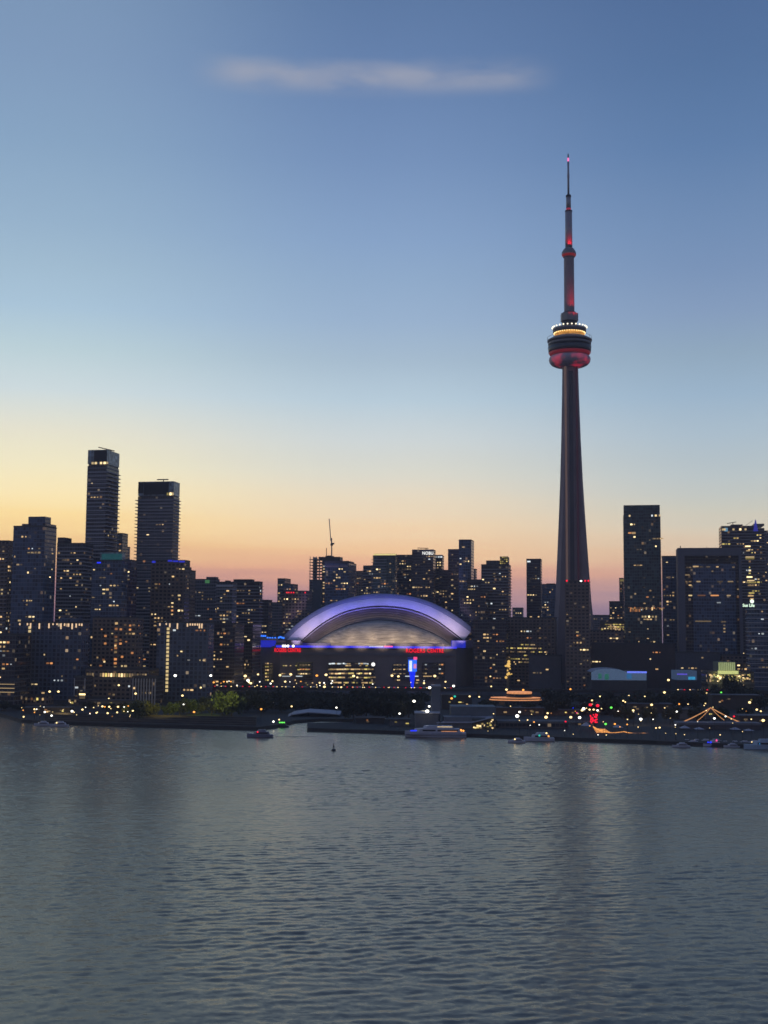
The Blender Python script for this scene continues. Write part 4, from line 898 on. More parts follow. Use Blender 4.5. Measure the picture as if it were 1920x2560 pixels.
# video pylon
py_ = thing('video_pylon', 'blue glowing video screen pylon on tapered stem before the stadium', 'pylon', 1031, 1700, 1090)
pbox(py_, 'screen', glow('blue_screen', (40,110,255), 1.2), 1021, 1650, 1042, 1679, 1090, 8); pbox(py_, 'white_panel', glow('white_screen', (225,240,255), 1.1), 1023, 1652, 1030, 1678, 1089.6, .3)
pbox(py_, 'picture_panel', glow('pink_screen', (240,150,210), .8), 1034, 1660, 1041, 1671, 1089.6, .3)
pbox(py_, 'top_cap', glow('dark_blue_cap', (30,40,150), .4), 1019.5, 1643.5, 1034, 1648, 1089.5, 9); pbox(py_, 'pink_cap', glow('pink_cap_light', (255,80,130), 1.2), 1034.2, 1643, 1043, 1649, 1089.5, 9)
MB().tube((0,4,0), (0,4,P(1031,1679.2,1090).z-LAND), 1., 12, 3.).build('tapered_stem', glow('blue_stem', (15,45,255), 1.), py_)
# observation ball lamp
bl = thing('ball_lamp', 'large round white ball lamp on a post before the stadium glazing', 'lamp', 933, 1661, 1130)
zc = P(933, 1661, 1130).z-LAND
MB().tube((0,0,0), (0,0,zc-1), .2).build('post', DARKM, bl); MB().ball((0,0,zc), 1.75, 16).build('globe', glow('ball_glow', (255,255,250), 1.6), bl, True)

# elevated expressway
EY = 1000; ez = P(900, 1720, EY).z
ROAD = mat('expressway_deck', (.06,.057,.055), .85); 
xw = tag(MB().box(-720, 720, EY-9, EY+9, ez-1.8, ez).build('elevated_road', ROAD), 'long elevated expressway crossing in front of the stadium', 'expressway')
pier = MB().box(-1, 1, -5, 5, -.4, ez-1.8-LAND-.003).mesh('pier', CONC)
for x in range(-17, 18): inst('pier', pier, xw, (x*40, EY, LAND))
MB().box(-720, 720, EY-9.25, EY-9.003, ez-.6, ez+.8).build('guard_rail', ROAD, xw)
carb = []
for cname, cc in (('dark', (.03,.03,.035)), ('silver', (.35,.35,.37)), ('white', (.6,.6,.6))):
    c = empty('car', (0,0,0)); pm = mat(cname+'_car_paint', cc, .3, .2)
    MB().box(-2.2,2.2,-.9,.9,.3,.85).prism([(-1.5,-.8),(1.3,-.8),(1.3,.8),(-1.5,.8)], .853, 1.45, top=.75).build('body', pm, c)
    wm_ = MB()
    MB().box(-1.7,-1.1,-.95,.95,0,.6).box(1.1,1.7,-.95,.95,0,.6).build('wheels_pair' if 0 else 'axle_with_wheels', DARKM, c)
    tl_ = MB().ball((0,0,0), .55, 6)
    carb.append(c)
CARHEAD = MB().ball((0,0,0), .42, 8).mesh('headlight', G_WARM); CARTAIL = MB().ball((0,0,0), .42, 8).mesh('tail_light', G_RED)
xs_ = [(533,0),(545,1),(560,0),(572,1),(600,0),(631,1),(660,0),(672,1),(690,1),(700,0),(712,0),(722,0),(742,0),(763,1),(784,0),(800,0),(838,0),(853,0),(875,1),(888,1),(900,1),(918,0),(930,1),(946,0),(967,1),(978,0),(988,1),(1021,1),(1043,0),(1060,1),(1105,1),(1120,0),(1702,0),(1716,1),(1732,1),(1752,0),(1775,1),(1790,1),(1860,0),(1885,0)]
for i, (x, tail) in enumerate(xs_):
    base = carb[i % 3]; c = copy_tree(base) if i >= 3 else base
    p = P(x, 1717, EY-5); c.location = (p.x, EY-5 if not i % 2 else EY-7.5, ez); c.rotation_euler = (0, 0, (R_(90)*0 if tail else R_(180))+R_(rw.uniform(-2,2)))
    for sy in (-.6, .6): inst('tail_light' if tail else 'headlight', CARTAIL if tail else CARHEAD, c, (-2.3 if tail else 2.3, sy, .8))
    # lights shine past the flanks too
    tag(c, ('car with red tail lights on the elevated expressway, ' if tail else 'car with pale headlights on the elevated expressway, ')+fromleft(i)+' there', 'car', 'cars driving on the elevated expressway')

# ------------------------------------------------------------------ trees
BARK = mat('bark', (.07,.055,.045), .9)
def leafmat(name, col):
    t = MT(name); tc_ = t.n('ShaderNodeTexCoord'); n1 = t.n('ShaderNodeTexNoise'); n1.inputs['Scale'].default_value = .5; t.l(tc_.outputs['Object'], n1.inputs[0])
    t.l(t.mix(n1.outputs[0], tuple(c*.6 for c in col), tuple(c*1.5 for c in col)), t.bs.inputs['Base Color']); t.bs.inputs['Roughness'].default_value = .7; return t.m
LEAF = [leafmat('leaves_dark', (.03,.035,.02)), leafmat('leaves_green', (.06,.085,.03)), leafmat('leaves_olive', (.08,.09,.035))]
def crown_mesh(seed, mt_, n=1500):
    r = random.Random(seed); mb = MB(); lob = [(Vector((r.uniform(-.55,.55), r.uniform(-.5,.5), r.uniform(.38,.8))), r.uniform(.24,.42)) for _ in range(11)]
    lob.append((Vector((0,0,.6)), .45))
    for i in range(n):
        c, rad = r.choice(lob); d = Vector((r.gauss(0,1), r.gauss(0,1), r.gauss(0,1))).normalized(); p = c+d*rad*(r.random()**.4)*Vector((1,1,.8)).length/1.6
        s = r.uniform(.03, .07); u = Vector((r.gauss(0,1), r.gauss(0,1), r.gauss(0,.6))).normalized(); w = u.cross(Vector((r.gauss(0,1), r.gauss(0,1), r.gauss(0,1)))).normalized()
        mb.add([p-u*s-w*s*.6, p+u*s-w*s*.7, p+u*s*.8+w*s, p-u*s*.7+w*s*.8], [(0,1,2,3)])
    return mb.mesh('crown', mt_)
CR = [[crown_mesh(s, q) for s in (1+10*i, 2+10*i, 3+10*i)] for i, q in enumerate(LEAF)]
tk = MB().tube((0,0,0), (0,0,.5), .035, 7, .022)
for k in range(5):
    a0 = k*1.3; tk.tube((0,0,.3+.03*k), (.3*math.cos(a0), .3*math.sin(a0), .55+.04*k), .016, 5, .006)
TRUNK = tk.mesh('trunk', BARK)
def tree(px, ytop, wpx, yd, kind, label, seed=0):
    p = P(px, ytop, yd); h = max(3., p.z-LAND); w = wpx/F*yd
    t = tag(empty('broadleaf_tree', (p.x, yd, LAND), seed*1.7), label, 'tree', 'trees along the waterfront')
    inst('trunk', TRUNK, t, (0,0,-.05), (h, h, h)); inst('crown', CR[kind][seed % 3], t, (0,0,0), (w/1.7, w/1.7, h/1.05))
tl_ = []
zones = [
 ('park tree left of the lawn', [(352,1752,60,735,2),(378,1756,52,745,2),(322,1760,40,760,1)]),
 ('park tree on the grass lawn', [(424,1756,44,760,1),(450,1752,50,770,0),(478,1748,56,780,1),(505,1742,50,790,0),(530,1750,60,770,0)]),
 ('large tree between lawn and harbour slip', [(580,1728,78,760,1),(556,1745,50,775,0),(612,1738,60,800,0),(636,1724,60,830,0),(655,1735,60,800,0),(680,1728,60,840,0),(705,1727,56,850,0),(728,1732,50,850,0)]),
 ('dark tree behind the slip', [(752,1738,52,880,0),(780,1736,54,880,0),(806,1738,50,870,0),(832,1742,50,860,0),(858,1738,60,850,0)]),
 ('dark tree in the row before the expressway', [(x_, 1722+(x_*7) % 11, 58, 890, 0) for x_ in range(560, 1060, 38)]),
 ('dark tree in the middle park row', [(x_, 1738+(x_*5) % 13, 62, 800, 0) for x_ in range(660, 900, 44)]),
 ('dark tree on the right waterfront street', [(x_, 1746+(x_*11) % 17, 56, 800, 0) for x_ in range(1215, 1530, 52)]),
 ('dark tree before the lit halls', [(x_, 1722+(x_*7) % 15, 60, 900, 0) for x_ in range(1380, 1700, 46)]),
 ('dark tree on the right quay street', [(x_, 1766+(x_*5) % 15, 50, 745, 0) for x_ in range(1560, 1920, 60)]),
 ('dark tree on the central pier', [(884,1744,66,740,0),(916,1738,66,750,0),(946,1740,66,745,0),(976,1746,60,740,0),(1000,1752,44,730,0),(1022,1746,40,760,0),(1050,1746,40,790,0)]),
 ('dark tree behind the red lit signs', [(1405,1745,50,800,0),(1380,1750,44,790,0),(1545,1742,60,830,0),(1580,1736,66,840,0),(1618,1740,66,830,0),(1655,1736,60,840,0),(1690,1730,60,860,0),(1728,1732,64,860,0)]),
 ('dark tree below the glowing pavilion', [(1762,1722,60,900,0),(1800,1714,56,930,0),(1830,1690,50,940,0),(1856,1712,50,930,0),(1884,1722,50,900,0),(1910,1740,60,860,0)]),
 ('small dark tree on the left quay', [(10,1752,60,800,0),(45,1760,40,800,0),(225,1752,40,820,0),(300,1756,44,790,0),(270,1758,36,800,0),(150,1762,36,790,0)]),
]
sd = 0
for zn, lst in zones:
    for i, (x, yt, w_, yd, kd) in enumerate(sorted(lst)):
        tree(x, yt, w_, yd, kd, zn+', '+(fromleft(i) if len(lst) > 1 else 'alone'), sd); sd += 1
LAWN = mat('lawn_grass', (.09,.12,.03), .95, var=.35, scale=.3)
lw_ = [G(x, y, LAND).xy for x, y in ((440,1799),(470,1787),(530,1782),(552,1787),(545,1794),(500,1800))]
o = MB().add([(*p, LAND+.004) for p in lw_], [tuple(range(len(lw_)))]).build('lawn', LAWN); tag(o, kind='structure')
pth = [G(x, y, LAND).xy for x, y in ((345,1803),(380,1796),(470,1794),(470,1796),(400,1799),(420,1801.5))]
tag(MB().add([(*p, LAND+.008) for p in pth], [tuple(range(len(pth)))]).build('path', mat('pale_path', (.4,.36,.3), .9)), kind='structure')

# ------------------------------------------------------------------ street and quay lamps
kinds = {'w': ('white', G_WHITE), 'a': ('warm', G_WARM), 'o': ('amber', G_AMBER), 'r': ('red', G_RED), 'g': ('green', G_GREEN), 'c': ('teal', G_TEAL), 'b': ('blue', G_BLUE), 'p': ('pink', G_PINK)}
HEAD = {k: MB().ball((0,0,0), 1., 10, sz=.8).mesh('lamp_globe', v[1]) for k, v in kinds.items()}
POLE = MB().tube((0,0,0), (0,0,1), .09, 6, .06).mesh('lamp_post', DARKM)
lamps = """124 1729 a 1;146 1729 a 1;86 1773 a .8;112 1780 w .9;129 1789 w .9;180 1778 w 1.1;206 1774 a .9;241 1782 a .8;269 1783 a .9;293 1781 a .8;295 1767 a .9;273 1767 a .9;256 1766 a .9;262 1767 o .7;59 1792 a .8;332 1777 a .8;297 1713 a .9;272 1746 a .6
438 1689 w 1.3;339 1734 a 1;456 1739 a 1;542 1681 w 1.2;527 1689 w 1.1;534 1699 a 1;563 1699 w 1.1;585 1688 o 1.2;613 1690 a 1.3;620 1701 w 1.3;627 1708 a 1.1;459 1761 w .6;485 1780 o 1;502 1719 a .8;534 1706 o .9;577 1704 o .7;645 1686 a .9;700 1688 a 1.1;727 1686 a 1.1;792 1689 o 1.1;815 1687 a 1.2;884 1690 a 1.2;681 1703 a .8;713 1704 a .9;799 1707 a .8;811 1717 a 1.1;853 1718 a .8
653 1773 o 1;729 1766 a .8;841 1769 w .8;698 1799 a .7;980 1689 a 1.1;996 1691 a 1;1087 1690 a 1.2;1060 1708 a .9;1074 1719 w 1.3;1134 1715 w 1.1;1035 1753 w 1.3;1068 1778 w 1.6;1073 1766 w 1;999 1784 w .9;1137 1741 c 1.1;1129 1746 o 1.1;1174 1741 a .8;1198 1742 a .7;1293 1790 w 1.6;1299 1780 w 1;1365 1793 a 1.4;1369 1783 a .9;1427 1793 a 1.2;1449 1794 w 1.3;1459 1772 w 1.4;1455 1776 a 1;1474 1774 a .9;1484 1774 a .9;1494 1776 w .9;1528 1769 g 1.1;1514 1810 g 1.1;1537 1810 o .9;1583 1776 a 1;1426 1723 o .9;1414 1804 r .8;1541 1696 a 1;1558 1699 a 1;1366 1834 a .8;1602 1798 w 1.3;1629 1762 a 1.1;1661 1731 a 1.1;1698 1760 o .8;1692 1779 w .8;1874 1756 a 1.2;1892 1774 a 1;1902 1778 a .8;1908 1801 a 1.4;1786 1796 w 1;1814 1791 w .7;1742 1680 w 1;1754 1695 w 1.4;1736 1697 w .9;1747 1701 a .9;1878 1666 w 1;1862 1697 w 1;1803 1731 g .8;1767 1733 a .8;1835 1791 r .9;1671 1700 a 1.1;1476 1762 r 1.5;1494 1764 r 1.5;1500 1741 a .7;1480 1751 a .8;1572 1739 a .7;1558 1752 a .8;1568 1811 o .7;1550 1817 o .6;1640 1820 a .7;1649 1819 a .8;1563 1755 a .7;1612 1741 a .6;1590 1741 a .6;1442 1782 p .6;1433 1770 b .5;1226 1691 a .6;1228 1716 a .7;1266 1724 a 1;1308 1725 o 1;1319 1800 a .6;1335 1805 o .7"""
ll = []
for q in lamps.replace('\n', ';').split(';'):
    x, y, k, s_ = q.split(); ll.append((float(x), float(y), k, float(s_)))
rl = random.Random(21)
for _ in range(46): ll.append((rl.uniform(1210, 1910), rl.uniform(1758, 1838), rl.choice('aaaaow'), rl.uniform(.25, .6)))
for _ in range(26): ll.append((rl.uniform(40, 335), rl.uniform(1752, 1792), rl.choice('aaow'), rl.uniform(.25, .6)))
for _ in range(22): ll.append((rl.uniform(530, 1130), rl.uniform(1702, 1714), rl.choice('aaaow'), rl.uniform(.35, .8)))
def zone_of(x, y):
    if y < 1712: row = 'behind the expressway' if x < 1200 else 'near the lit halls'
    elif y < 1760: row = 'below the expressway'
    else: row = 'along the quay'
    part = 'far left' if x < 330 else 'left third' if x < 640 else 'middle' if x < 1280 else 'right third' if x < 1600 else 'far right'
    return row, part
cnt = {}
for x, y, k, s_ in sorted(ll):
    d = ray(x, y); yd = None
    hgt = 9.5
    t = (LAND+hgt-CAMZ)/d.z; yd = d.y*t
    lim = 740 if x < 640 else 700
    if y < 1712: yd = max(yd, 990); yd = min(yd, 1100)
    if x < 640 and y < 1750 and y >= 1712: yd = 842
    if y < 1712 and x < 530: yd = 842
    near = min((p for p in [(abs(q[0]-x), q[1]) for q in shore]), key=lambda v: v[0])[1]
    ys = None
    for (xa, ya), (xb, yb) in zip(shore, shore[1:]):
        if xa < xb and xa <= x <= xb: ys = max(ys or 0, ya+(yb-ya)*(x-xa)/(xb-xa))
    shy = G(x, ys or 1840, 0).y+6
    yd = max(yd, shy)
    p = P(x, y, yd)
    row, part = zone_of(x, y); key = (kinds[k][0], row, part); i = cnt.get(key, 0); cnt[key] = i+1
    o = tag(empty('street_lamp', (p.x, yd, LAND)), f'{kinds[k][0]} lamp {row}, {fromleft(i)} in the {part}', 'lamp', 'street and quay lamps')
    hh = max(1.2, p.z-LAND); r_ = s_*.95*yd/1000
    inst('lamp_post', POLE, o, (0,0,0), (1, 1, hh-r_*.5)); inst('lamp_globe', HEAD[k], o, (0,0,hh), (r_, r_, r_))
# soft pools of light on trees and lawn from a few of those lamps
for x, y, yd, pw, col in ((575,1716,742,13000,(235,225,110)),(400,1745,722,11000,(250,225,90)),(450,1755,735,9000,(240,230,100)),(505,1765,744,9000,(240,235,110)),(1060,1770,702,4000,(255,240,200)),(1300,1780,705,4000,(255,240,200)),(1480,1775,720,5000,(255,60,60)),(1830,1694,978,9000,(235,235,150)),(300,1765,745,5000,(255,215,130)),(150,1768,745,5000,(255,225,160)),(620,1702,1010,14000,(255,220,150)),(1600,1785,705,5000,(255,220,160)),(1700,1790,705,5000,(255,210,150))):
    p = P(x, y, yd); spot('lamp_light', p, p+Vector((0, 12, -2.5)), pw, col, 125, 1., 1.)

# ------------------------------------------------------------------ waterfront buildings
silo = thing('harbour_silo', 'tall plain grey harbour silo standing behind the white yacht', 'silo', 1090, 1750, 700)
GR = mat('pale_grey_render', (.16,.165,.185), .8)
pbox(silo, 'silo_shaft', GR, 1079, 1716, 1101, 1818, 700, 7); pbox(silo, 'silo_cap', SLAB, 1078, 1713, 1102, 1716.2, 699.8, 7.6)
w1 = thing('ferry_terminal', 'low grey hall with sloping roof behind the white yacht', 'building', 1060, 1800, 690)
pbox(w1, 'hall', GR, 1038, 1783, 1096, 1828, 690, 14); MB().add([tuple(P(x, y, yy_)-w1.location) for x, y, yy_ in ((1036,1784,689),(1100,1784,689),(1100,1779,704),(1036,1779,704),(1036,1782,689),(1100,1782,689),(1100,1777,704),(1036,1777,704))], [(0,1,2,3),(7,6,5,4),(0,4,5,1),(1,5,6,2),(2,6,7,3),(3,7,4,0)]).build('sloping_roof', SLAB, w1)
w2 = thing('boat_shed', 'long blue grey boat shed with lit open gable right of the silo', 'shed', 1180, 1800, 688)
pbox(w2, 'upper_hall', mat('blue_grey_sheet', (.13,.15,.17), .6), 1128, 1767, 1240, 1792, 700, 18); pbox(w2, 'lower_hall', mat('grey_sheet', (.17,.18,.2), .6), 1110, 1793, 1180, 1826, 686, 12)
ro = [P(x, y, yy_)-w2.location for x, y, yy_ in ((1102,1806,684),(1180,1806,684),(1235,1792,684),(1225,1790,700),(1130,1793,700))]
MB().add([tuple(p) for p in ro]+[tuple(p-Vector((0,0,.4))) for p in ro], [(0,1,2,3,4),(9,8,7,6,5)]+[(i,5+i,5+(i+1)%5,(i+1)%5) for i in range(5)]).build('sloping_roof', SLAB, w2)
pbox(w2, 'gable_hall', mat('shed_inside', (.1,.1,.09), .8), 1180, 1797, 1240, 1838, 687, 12)
for i in range(26):
    x = rw.uniform(1182, 1238); y = rw.uniform(1820-(x-1180)*.42, 1820)
    inst('lit_window', LITMESH[rw.choice((0,5,1,2))], w2, P(x, y, 686.7)-w2.location, (rw.uniform(.5,1.3), 1, rw.uniform(.4,.9)))
w3 = thing('boat_house', 'dark low quay building under bare lamps right of the shed', 'building', 1320, 1810, 690)
pbox(w3, 'hall', FM['dark'], 1246, 1808, 1420, 1848, 690, 12); pbox(w3, 'flat_roof', mat('dull_roof', (.12,.12,.13), .8), 1244, 1804, 1422, 1808, 689.5, 13)
w4 = thing('marina_hall', 'low dark marina building with lit eaves under the festoon tent', 'building', 1800, 1820, 690)
pbox(w4, 'hall', mat('marina_wall', (.1,.09,.1), .8), 1700, 1812, 1900, 1850, 690, 10); pbox(w4, 'flat_roof', mat('marina_roof', (.16,.16,.18), .7), 1696, 1808, 1905, 1812, 689.4, 11)
w5 = thing('quay_wall_house', 'brown low quay building beneath the golden festoon line', 'building', 1580, 1845, 672)
pbox(w5, 'hall', mat('quay_house_wall', (.06,.045,.04), .85, var=.6, scale=.2), 1490, 1840, 1700, 1862, 668, 8)
w6 = thing('promenade_terrace', 'long stepped grey terrace along the left quay', 'terrace', 300, 1806, 730)
TSTEP = mat('terrace_stone', (.085,.075,.065), .9, var=.6, scale=.12)
for i in range(5):
    pa, pb = G(110, 1808.5-i*3.2, .5), G(640, 1824-i*4, .5); pa.y += 1; pb.y += 1
    MB().add([(pa.x-w6.location.x, pa.y-w6.location.y, -1), (pb.x-w6.location.x, pb.y-w6.location.y, -1), (pb.x-w6.location.x, pb.y+1.6-w6.location.y, -1), (pa.x-w6.location.x, pa.y+1.6-w6.location.y, -1)]+[(pa.x-w6.location.x, pa.y-w6.location.y, .4+.45*i), (pb.x-w6.location.x, pb.y-w6.location.y, .4+.45*i), (pb.x-w6.location.x, pb.y+1.6-w6.location.y, .4+.45*i), (pa.x-w6.location.x, pa.y+1.6-w6.location.y, .4+.45*i)],
             [(3,2,1,0),(4,5,6,7),(0,1,5,4),(1,2,6,5),(2,3,7,6),(3,0,4,7)]).build('terrace_step', TSTEP, w6)
w7 = thing('harbour_promenade_roof', 'low curved grey canopy beside the harbour slip', 'canopy', 760, 1788, 770)
cs = [P(x, y, 765)-w7.location for x, y in ((702,1800),(730,1786),(770,1780),(820,1783),(850,1786))]; cs2 = [p+Vector((0, 22, .6)) for p in cs]
MB().loft([cs, cs2]).loft([[p-Vector((0,0,.5)) for p in cs], cs]).loft([[p-Vector((0,0,.5)) for p in cs2], [p-Vector((0,0,.5)) for p in cs]]).build('curved_roof', SLAB, w7)
for p in cs[1:]: MB().tube((p.x, p.y+2, -.1), (p.x, p.y+2, p.z-.45), .25).build('roof_post', DARKM, w7)
CL = [mat('low_wall_dark', (.06,.055,.055), .8), mat('low_wall_brown', (.09,.072,.06), .8), mat('low_wall_grey', (.14,.14,.15), .8)]
low = [('long dark low building right of the terrace restaurant', 1362, 1450, 1775, 1800, 790, 1, 5), ('dark low block behind the red lights', 1455, 1560, 1765, 1790, 800, 0, 6),
 ('brown low building below the blue roofed hall', 1570, 1680, 1760, 1785, 820, 1, 8), ('grey low roof right of brown low building', 1690, 1790, 1775, 1800, 770, 2, 4),
 ('brown low building below the glowing pavilion', 1780, 1900, 1738, 1770, 860, 1, 6), ('grey quay shed beside the boat house', 1430, 1490, 1808, 1826, 715, 2, 3),
 ('low brown hall behind the boat shed', 1240, 1360, 1770, 1795, 790, 1, 6), ('dark low block between silo and boat shed', 1105, 1180, 1738, 1765, 840, 0, 4),
 ('low dark building at the left quay corner', 60, 175, 1770, 1792, 770, 0, 8), ('low grey building on the left street', 215, 330, 1752, 1772, 820, 2, 9),
 ('dark low pavilion on the central pier', 890, 960, 1796, 1812, 715, 0, 2), ('grey kiosk beside the yacht berth', 975, 1025, 1800, 1822, 700, 2, 2),
 ('long brown low quay building at the right edge', 1850, 1990, 1790, 1822, 715, 1, 6)]
for lab, x0, x1, y0, y1, yd, k, nw in low:
    t_ = thing('low_building', lab, 'building', (x0+x1)/2, y0, yd)
    a1, a2 = P(x0, y0, yd)-t_.location, P(x1, y0, yd)-t_.location
    MB().box(a1.x, a2.x, 0, 11, -.3, a1.z).build('wall', CL[k], t_); MB().box(a1.x-.6, a2.x+.6, -.7, 11.6, a1.z+.003, a1.z+.45).build('flat_roof', CL[(k+1) % 3], t_)
    for q in range(nw):
        inst('lit_window', LITMESH[rw.choice((1,2,2,4,2,5))], t_, (rw.uniform(a1.x+1, a2.x-1), -.08, rw.uniform(a1.z*.35, a1.z*.8)), (rw.uniform(.8,2.2), 1, rw.uniform(.6,1.)))
for i, (x, y0, y1, yd) in enumerate([(1712,1814,1828,676),(1748,1818,1830,674),(1838,1818,1832,672),(1872,1822,1836,670),(1545,1812,1826,676),(1466,1806,1820,676)]):
    t_ = thing('market_tent', 'small pale pointed market tent on the right quay, '+fromleft(sorted([1712,1748,1838,1872,1545,1466]).index(x)), 'tent', x, y0, yd); hh = P(x, y0, yd).z-LAND
    t_['group'] = 'market tents on the quay'
    MB().prism([(-2.6,-2.6),(2.6,-2.6),(2.6,2.6),(-2.6,2.6)], hh*.62, hh, top=.08).build('canopy', SLAB, t_)
    for a, b in ((-2.4,-2.4),(2.4,-2.4),(2.4,2.4),(-2.4,2.4)): MB().tube((a,b,0), (a,b,hh*.62), .07).build('tent_pole', DARKM, t_)
# festoon tent
ft = thing('festoon_tent', 'tent outline of warm string lights hanging from a central mast', 'string lights', 1777, 1800, 715)
apex = P(1777, 1769, 712)-ft.location
MB().tube((apex.x, apex.y, 0), apex, .35, 8, .2).build('mast', GR, ft)
bulb = MB().ball((0,0,0), .34, 6).mesh('string_light_run', COP)
def run(a1, b1, sag, root, name, mt_, r=.28, n=26):
    mb = MB(); prev = None
    for k in range(n+1):
        t = k/n; p = a1.lerp(b1, t)-Vector((0,0,sag*4*t*(1-t)))
        if prev is not None: mb.tube(prev, p, r*.5, 4)
        mb.ball(p, r, 6); prev = p
    return mb.build(name, mt_, root)
FEST = glow('festoon_bulbs', (235,165,105), .8)
for x, y, yd in ((1696,1810,700),(1703,1806,706),(1862,1811,700),(1855,1807,706),(1743,1802,718),(1810,1800,718)):
    run(apex, P(x, y, yd)-ft.location, .5, ft, 'light_string', FEST, .3 if yd < 710 else .2, 30)
f2 = thing('festoon_line', 'long golden string of lights along the right quay edge', 'string lights', 1560, 1834, 664)
GF = glow('golden_festoon', (255,170,90), 1.1)
pts = [(1483,1816),(1500,1826),(1527,1832),(1560,1829),(1580,1833),(1610,1833),(1657,1835)]
for (xa, ya), (xb, yb) in zip(pts, pts[1:]): run(P(xa, ya, 664)-f2.location, P(xb, yb, 664)-f2.location, .12, f2, 'light_string', GF, .24, 12)
for i in range(5): run(P(1484+i*2, 1819+i*3.2, 664)-f2.location, P(1512+i*3.5, 1823+i*2.2, 666)-f2.location, .35, f2, 'light_string', GF, .26, 10)
for x in (1484, 1527, 1580, 1657): p = P(x, 1833, 664)-f2.location; MB().tube((p.x, p.y, 0), (p.x, p.y, p.z), .12).build('post', DARKM, f2)
rs_ = thing('red_light_sculpture', 'dense cluster of red lights on a stand by the right quay', 'sculpture', 1485, 1796, 690)
MB().box(-.4, .4, -.4, .4, 0, P(1485,1806,690).z-LAND).build('stand', DARKM, rs_); rb = MB().ball((0,0,0), .4, 8).mesh('red_bulb', G_RED)
for i in range(30): p = P(rw.uniform(1476,1494), rw.uniform(1785,1807), 690+rw.uniform(-1,1))-rs_.location; inst('red_bulb', rb, rs_, p)

# ------------------------------------------------------------------ boats
def hull(Lb, Wb, Hb, mt_, root, name='hull', rake=.12):
    mb = MB(); sec = []
    for i in range(11):
        t = i/10; w = Wb/2*(1-max(0, (t-.45)/.55)**2.2)*(.86+.14*min(1, t*4)); x = -Lb/2+Lb*t; up = .35*Hb*max(0, t-.5)*2
        xx = x+rake*Lb*max(0, t-.6)*0
        sec.append([(xx, -w, Hb+up), (xx-.0, -w*.86, .15), (xx-.02*Lb*t, 0, -.4), (xx, w*.86, .15), (xx, w, Hb+up), (xx, 0, Hb+up-.05)])
    mb.loft(sec, close=True); mb.f += [tuple(range(6))[::-1], tuple(60+k for k in range(6))]; mb.mi += [0, 0]
    return mb.build(name, mt_, root)
HW = mat('white_hull', (.42,.43,.5), .35, var=.05); HD = mat('navy_hull', (.06,.06,.09), .35); WINB = mat('boat_glass', (.015,.015,.025), .1)
# motor yacht
p = G(1087, 1840, 0); yt = tag(empty('motor_yacht', (p.x, p.y-7, 0), R_(180)), 'long white motor yacht moored below the grey silo', 'yacht')
hull(33, 7, 2.6, HW, yt)
MB().prism([(-14,-2.9),(9,-2.9),(12,0),(9,2.9),(-14,2.9)], 2.65, 4.7, top=.93).build('main_deckhouse', HW, yt)
MB().prism([(-10,-2.3),(5,-2.3),(7,0),(5,2.3),(-10,2.3)], 4.75, 6.3, top=.88).build('upper_deckhouse', HW, yt)
MB().box(-12,-1,2.75,2.95,3.4,4.2).box(0,7,2.72,2.92,3.4,4.2).build('window_band', WINB, yt)
for sy in (1,): MB().box(-11.5,-3,2.97,3.05,3.3,3.55).build('deck_light_strip', COP, yt)
MB().box(-9,-1,2.2,2.3,5.6,5.85).build('upper_light_strip', glow('yacht_strip', (255,225,170), 1.), yt)
MB().ball((-13.6,2.2,3.9), .7).ball((-15,1.8,3.7), .5).build('stern_lamp', G_AMBER, yt); MB().box(9.2,13.5,1.2,1.5,3.2,3.8).build('blue_bow_light', G_BLUE, yt)
MB().tube((-1,0,6.3), (-2,0,8.6), .15).box(-2.6,-.6,-1.2,1.2,7.6,7.8).build('radar_mast', HW, yt)
MB().box(-16.6,16,-3.7,3.65,1.4,1.6).build('rub_rail', HD, yt)
# small motor cruiser heading left
def cruiser(name, label, px, py, Lb, hm, cat='boat', rz=180, light=None, lname='cabin_light', off=0):
    p = G(px, py, 0); c = tag(empty(name, (p.x, p.y-off, 0), R_(rz)), label, cat); hull(Lb, Lb*.27, Lb*.11, hm, c)
    h0 = Lb*.115
    MB().prism([(-Lb*.36,-Lb*.11),(Lb*.16,-Lb*.11),(Lb*.26,0),(Lb*.16,Lb*.11),(-Lb*.36,Lb*.11)], h0, h0+Lb*.1, top=.88).build('cabin', hm, c)
    MB().prism([(-Lb*.24,-Lb*.09),(Lb*.06,-Lb*.09),(Lb*.12,0),(Lb*.06,Lb*.09),(-Lb*.24,Lb*.09)], h0+Lb*.1+.01, h0+Lb*.17, top=.8).build('flybridge', hm, c)
    MB().box(-Lb*.3, Lb*.14, Lb*.112, Lb*.118, h0+Lb*.03, h0+Lb*.075).build('window_band', WINB, c)
    MB().tube((-Lb*.1,0,h0+Lb*.17), (-Lb*.13,0,h0+Lb*.27), .08).build('mast', DARKM, c)
    if light:
        for (lx_, lz_, r_, g_) in light: MB().ball((lx_*Lb, Lb*.13, h0+lz_*Lb), r_).build(lname, g_, c)
    return c
cruiser('cabin_cruiser', 'dark cabin cruiser with red light heading left with a wake', 650, 1843, 14, mat('blue_grey_hull', (.16,.17,.24), .35), light=[(.08,.09,.42,G_RED)])
cruiser('party_boat', 'small dark boat with a green light bar entering the slip', 703, 1818, 9, HD, light=[(.1,.2,.4,G_GREEN),(.0,.2,.4,G_GREEN),(-.1,.2,.4,G_GREEN),(-.2,.2,.4,G_GREEN),(.5,.25,.55,G_WHITE)])
cruiser('cabin_cruiser', 'pale cabin cruiser with teal light moored at the right quay', 1346, 1852, 16, HW, light=[(.0,.08,.5,G_TEAL),(-.3,.06,.45,G_AMBER)], off=2)
